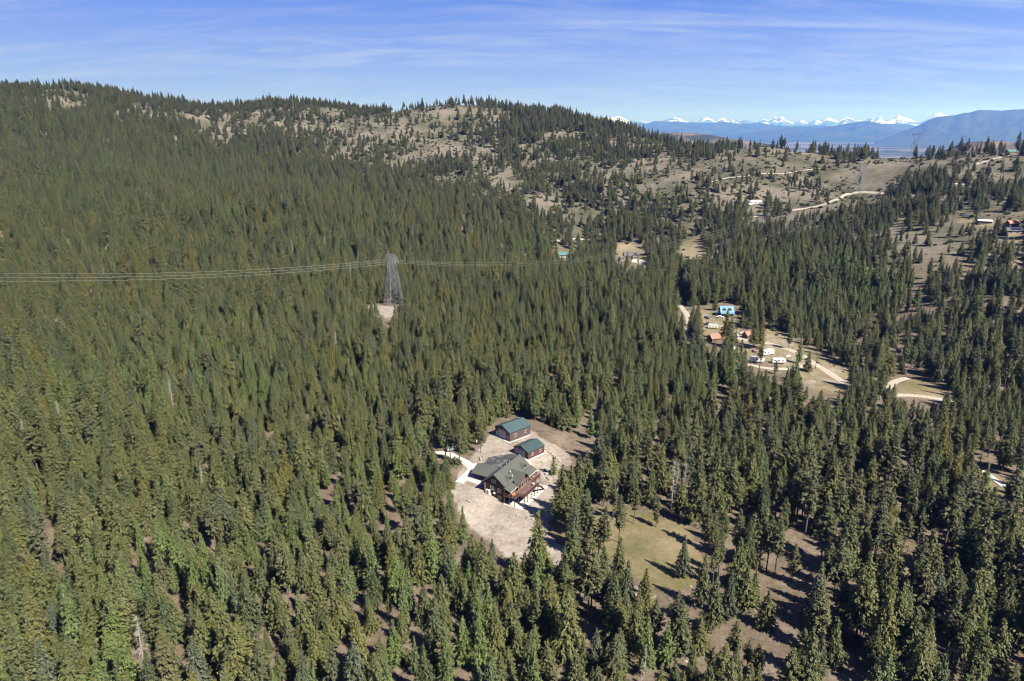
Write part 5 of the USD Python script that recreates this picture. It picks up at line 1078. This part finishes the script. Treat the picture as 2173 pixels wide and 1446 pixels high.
def scatter(name, label, arrs, mat, pts, size, sd_):
    r_ = np.random.default_rng(sd_); pi = UsdGeom.PointInstancer.Define(stage, '/World/' + name); tag(pi, label, name.replace('_', ' '), kind='stuff'); paths = []
    for i, a in enumerate(arrs):
        pth = '/World/%s/shapes/%s_%03d' % (name, name.rstrip('s'), i); usdkit.mesh(stage, pth, a, mat, False); paths.append(Sdf.Path(pth))
    pi.CreatePrototypesRel().SetTargets(paths); n = len(pts)
    pi.CreateProtoIndicesAttr(Vt.IntArray.FromNumpy(r_.integers(0, len(arrs), n).astype(np.int32))); pi.CreatePositionsAttr(Vt.Vec3fArray.FromNumpy(pts.astype(np.float32)))
    pi.CreateOrientationsAttr(Vt.QuathArray([Gf.Quath(float(math.cos(a)), 0, 0, float(math.sin(a))) for a in r_.uniform(0, 3.14, n)])); sz = size[0] + (size[1] - size[0]) * r_.random(n) ** 2.5
    pi.CreateScalesAttr(Vt.Vec3fArray.FromNumpy(np.repeat(sz[:, None], 3, 1).astype(np.float32)))
X = np.stack([rng.uniform(-60, 130, 26000), rng.uniform(120, 290, 26000)], -1); X = np.c_[X, ground_z(X[:, 0], X[:, 1])]
gv_ = look(gm_gravel, X); gg_ = look(gm_grass, X); s_, t_ = house_st(X[:, 0], X[:, 1])
free = ~((s_ > -21) & (s_ < 8.2) & (t_ > -2) & (t_ < 29)) & ~((np.abs(X[:, 0] - 1) < 13) & (np.abs(X[:, 1] - 254) < 14))
scatter('stones', 'small stones strewn over the dirt clearing', [(m.vertices, m.faces) for m in rk], M_rock, X[free & (rng.random(len(X)) < 0.10 * gv_ + 0.008)], (0.08, 0.5), 3)
def bush(seed):
    r_ = np.random.default_rng(seed); n = 70; a = r_.normal(0, 1, (n, 3)); a[:, 2] = np.abs(a[:, 2]); a /= np.linalg.norm(a, axis=1, keepdims=True); a2 = a * r_.uniform(0.4, 1, (n, 1)) * [1, 1, 0.8]
    return clumps(r_, a2, a + [0, 0, -0.3], np.full(n, 0.5), 3, 1.0)
M_shrub = needles('shrub_leaves', [(0.0, (0.09, 0.10, 0.04)), (0.6, (0.12, 0.13, 0.055)), (1.0, (0.13, 0.115, 0.06))], 0.6)
Y = np.stack([rng.uniform(-500, 1000, 60000), rng.uniform(120, 1450, 60000)], -1); Y = np.c_[Y, ground_z(Y[:, 0], Y[:, 1])]
dy_ = density(Y); Ry = np.hypot(Y[:, 0], Y[:, 1]); s_, t_ = house_st(Y[:, 0], Y[:, 1])
okb = (rng.random(len(Y)) < np.where(Ry > 650, 0.62 * (dy_ < 0.85), 0.16)) & (look(gm_gravel, Y) < 0.3) & (look(keep, Y) < 0.9) & ~((s_ > -24) & (s_ < 10) & (t_ > -5) & (t_ < 60))
okb &= meshkit.fbm(np.c_[Y[:, :2] / 30.0, 0 * Y[:, 0]], 2, 91) > 0.47
scatter('shrubs', 'low shrubs and young trees dotted over the open slopes', [bush(s) for s in range(5)], M_shrub, Y[okb], (0.6, 2.8), 4)
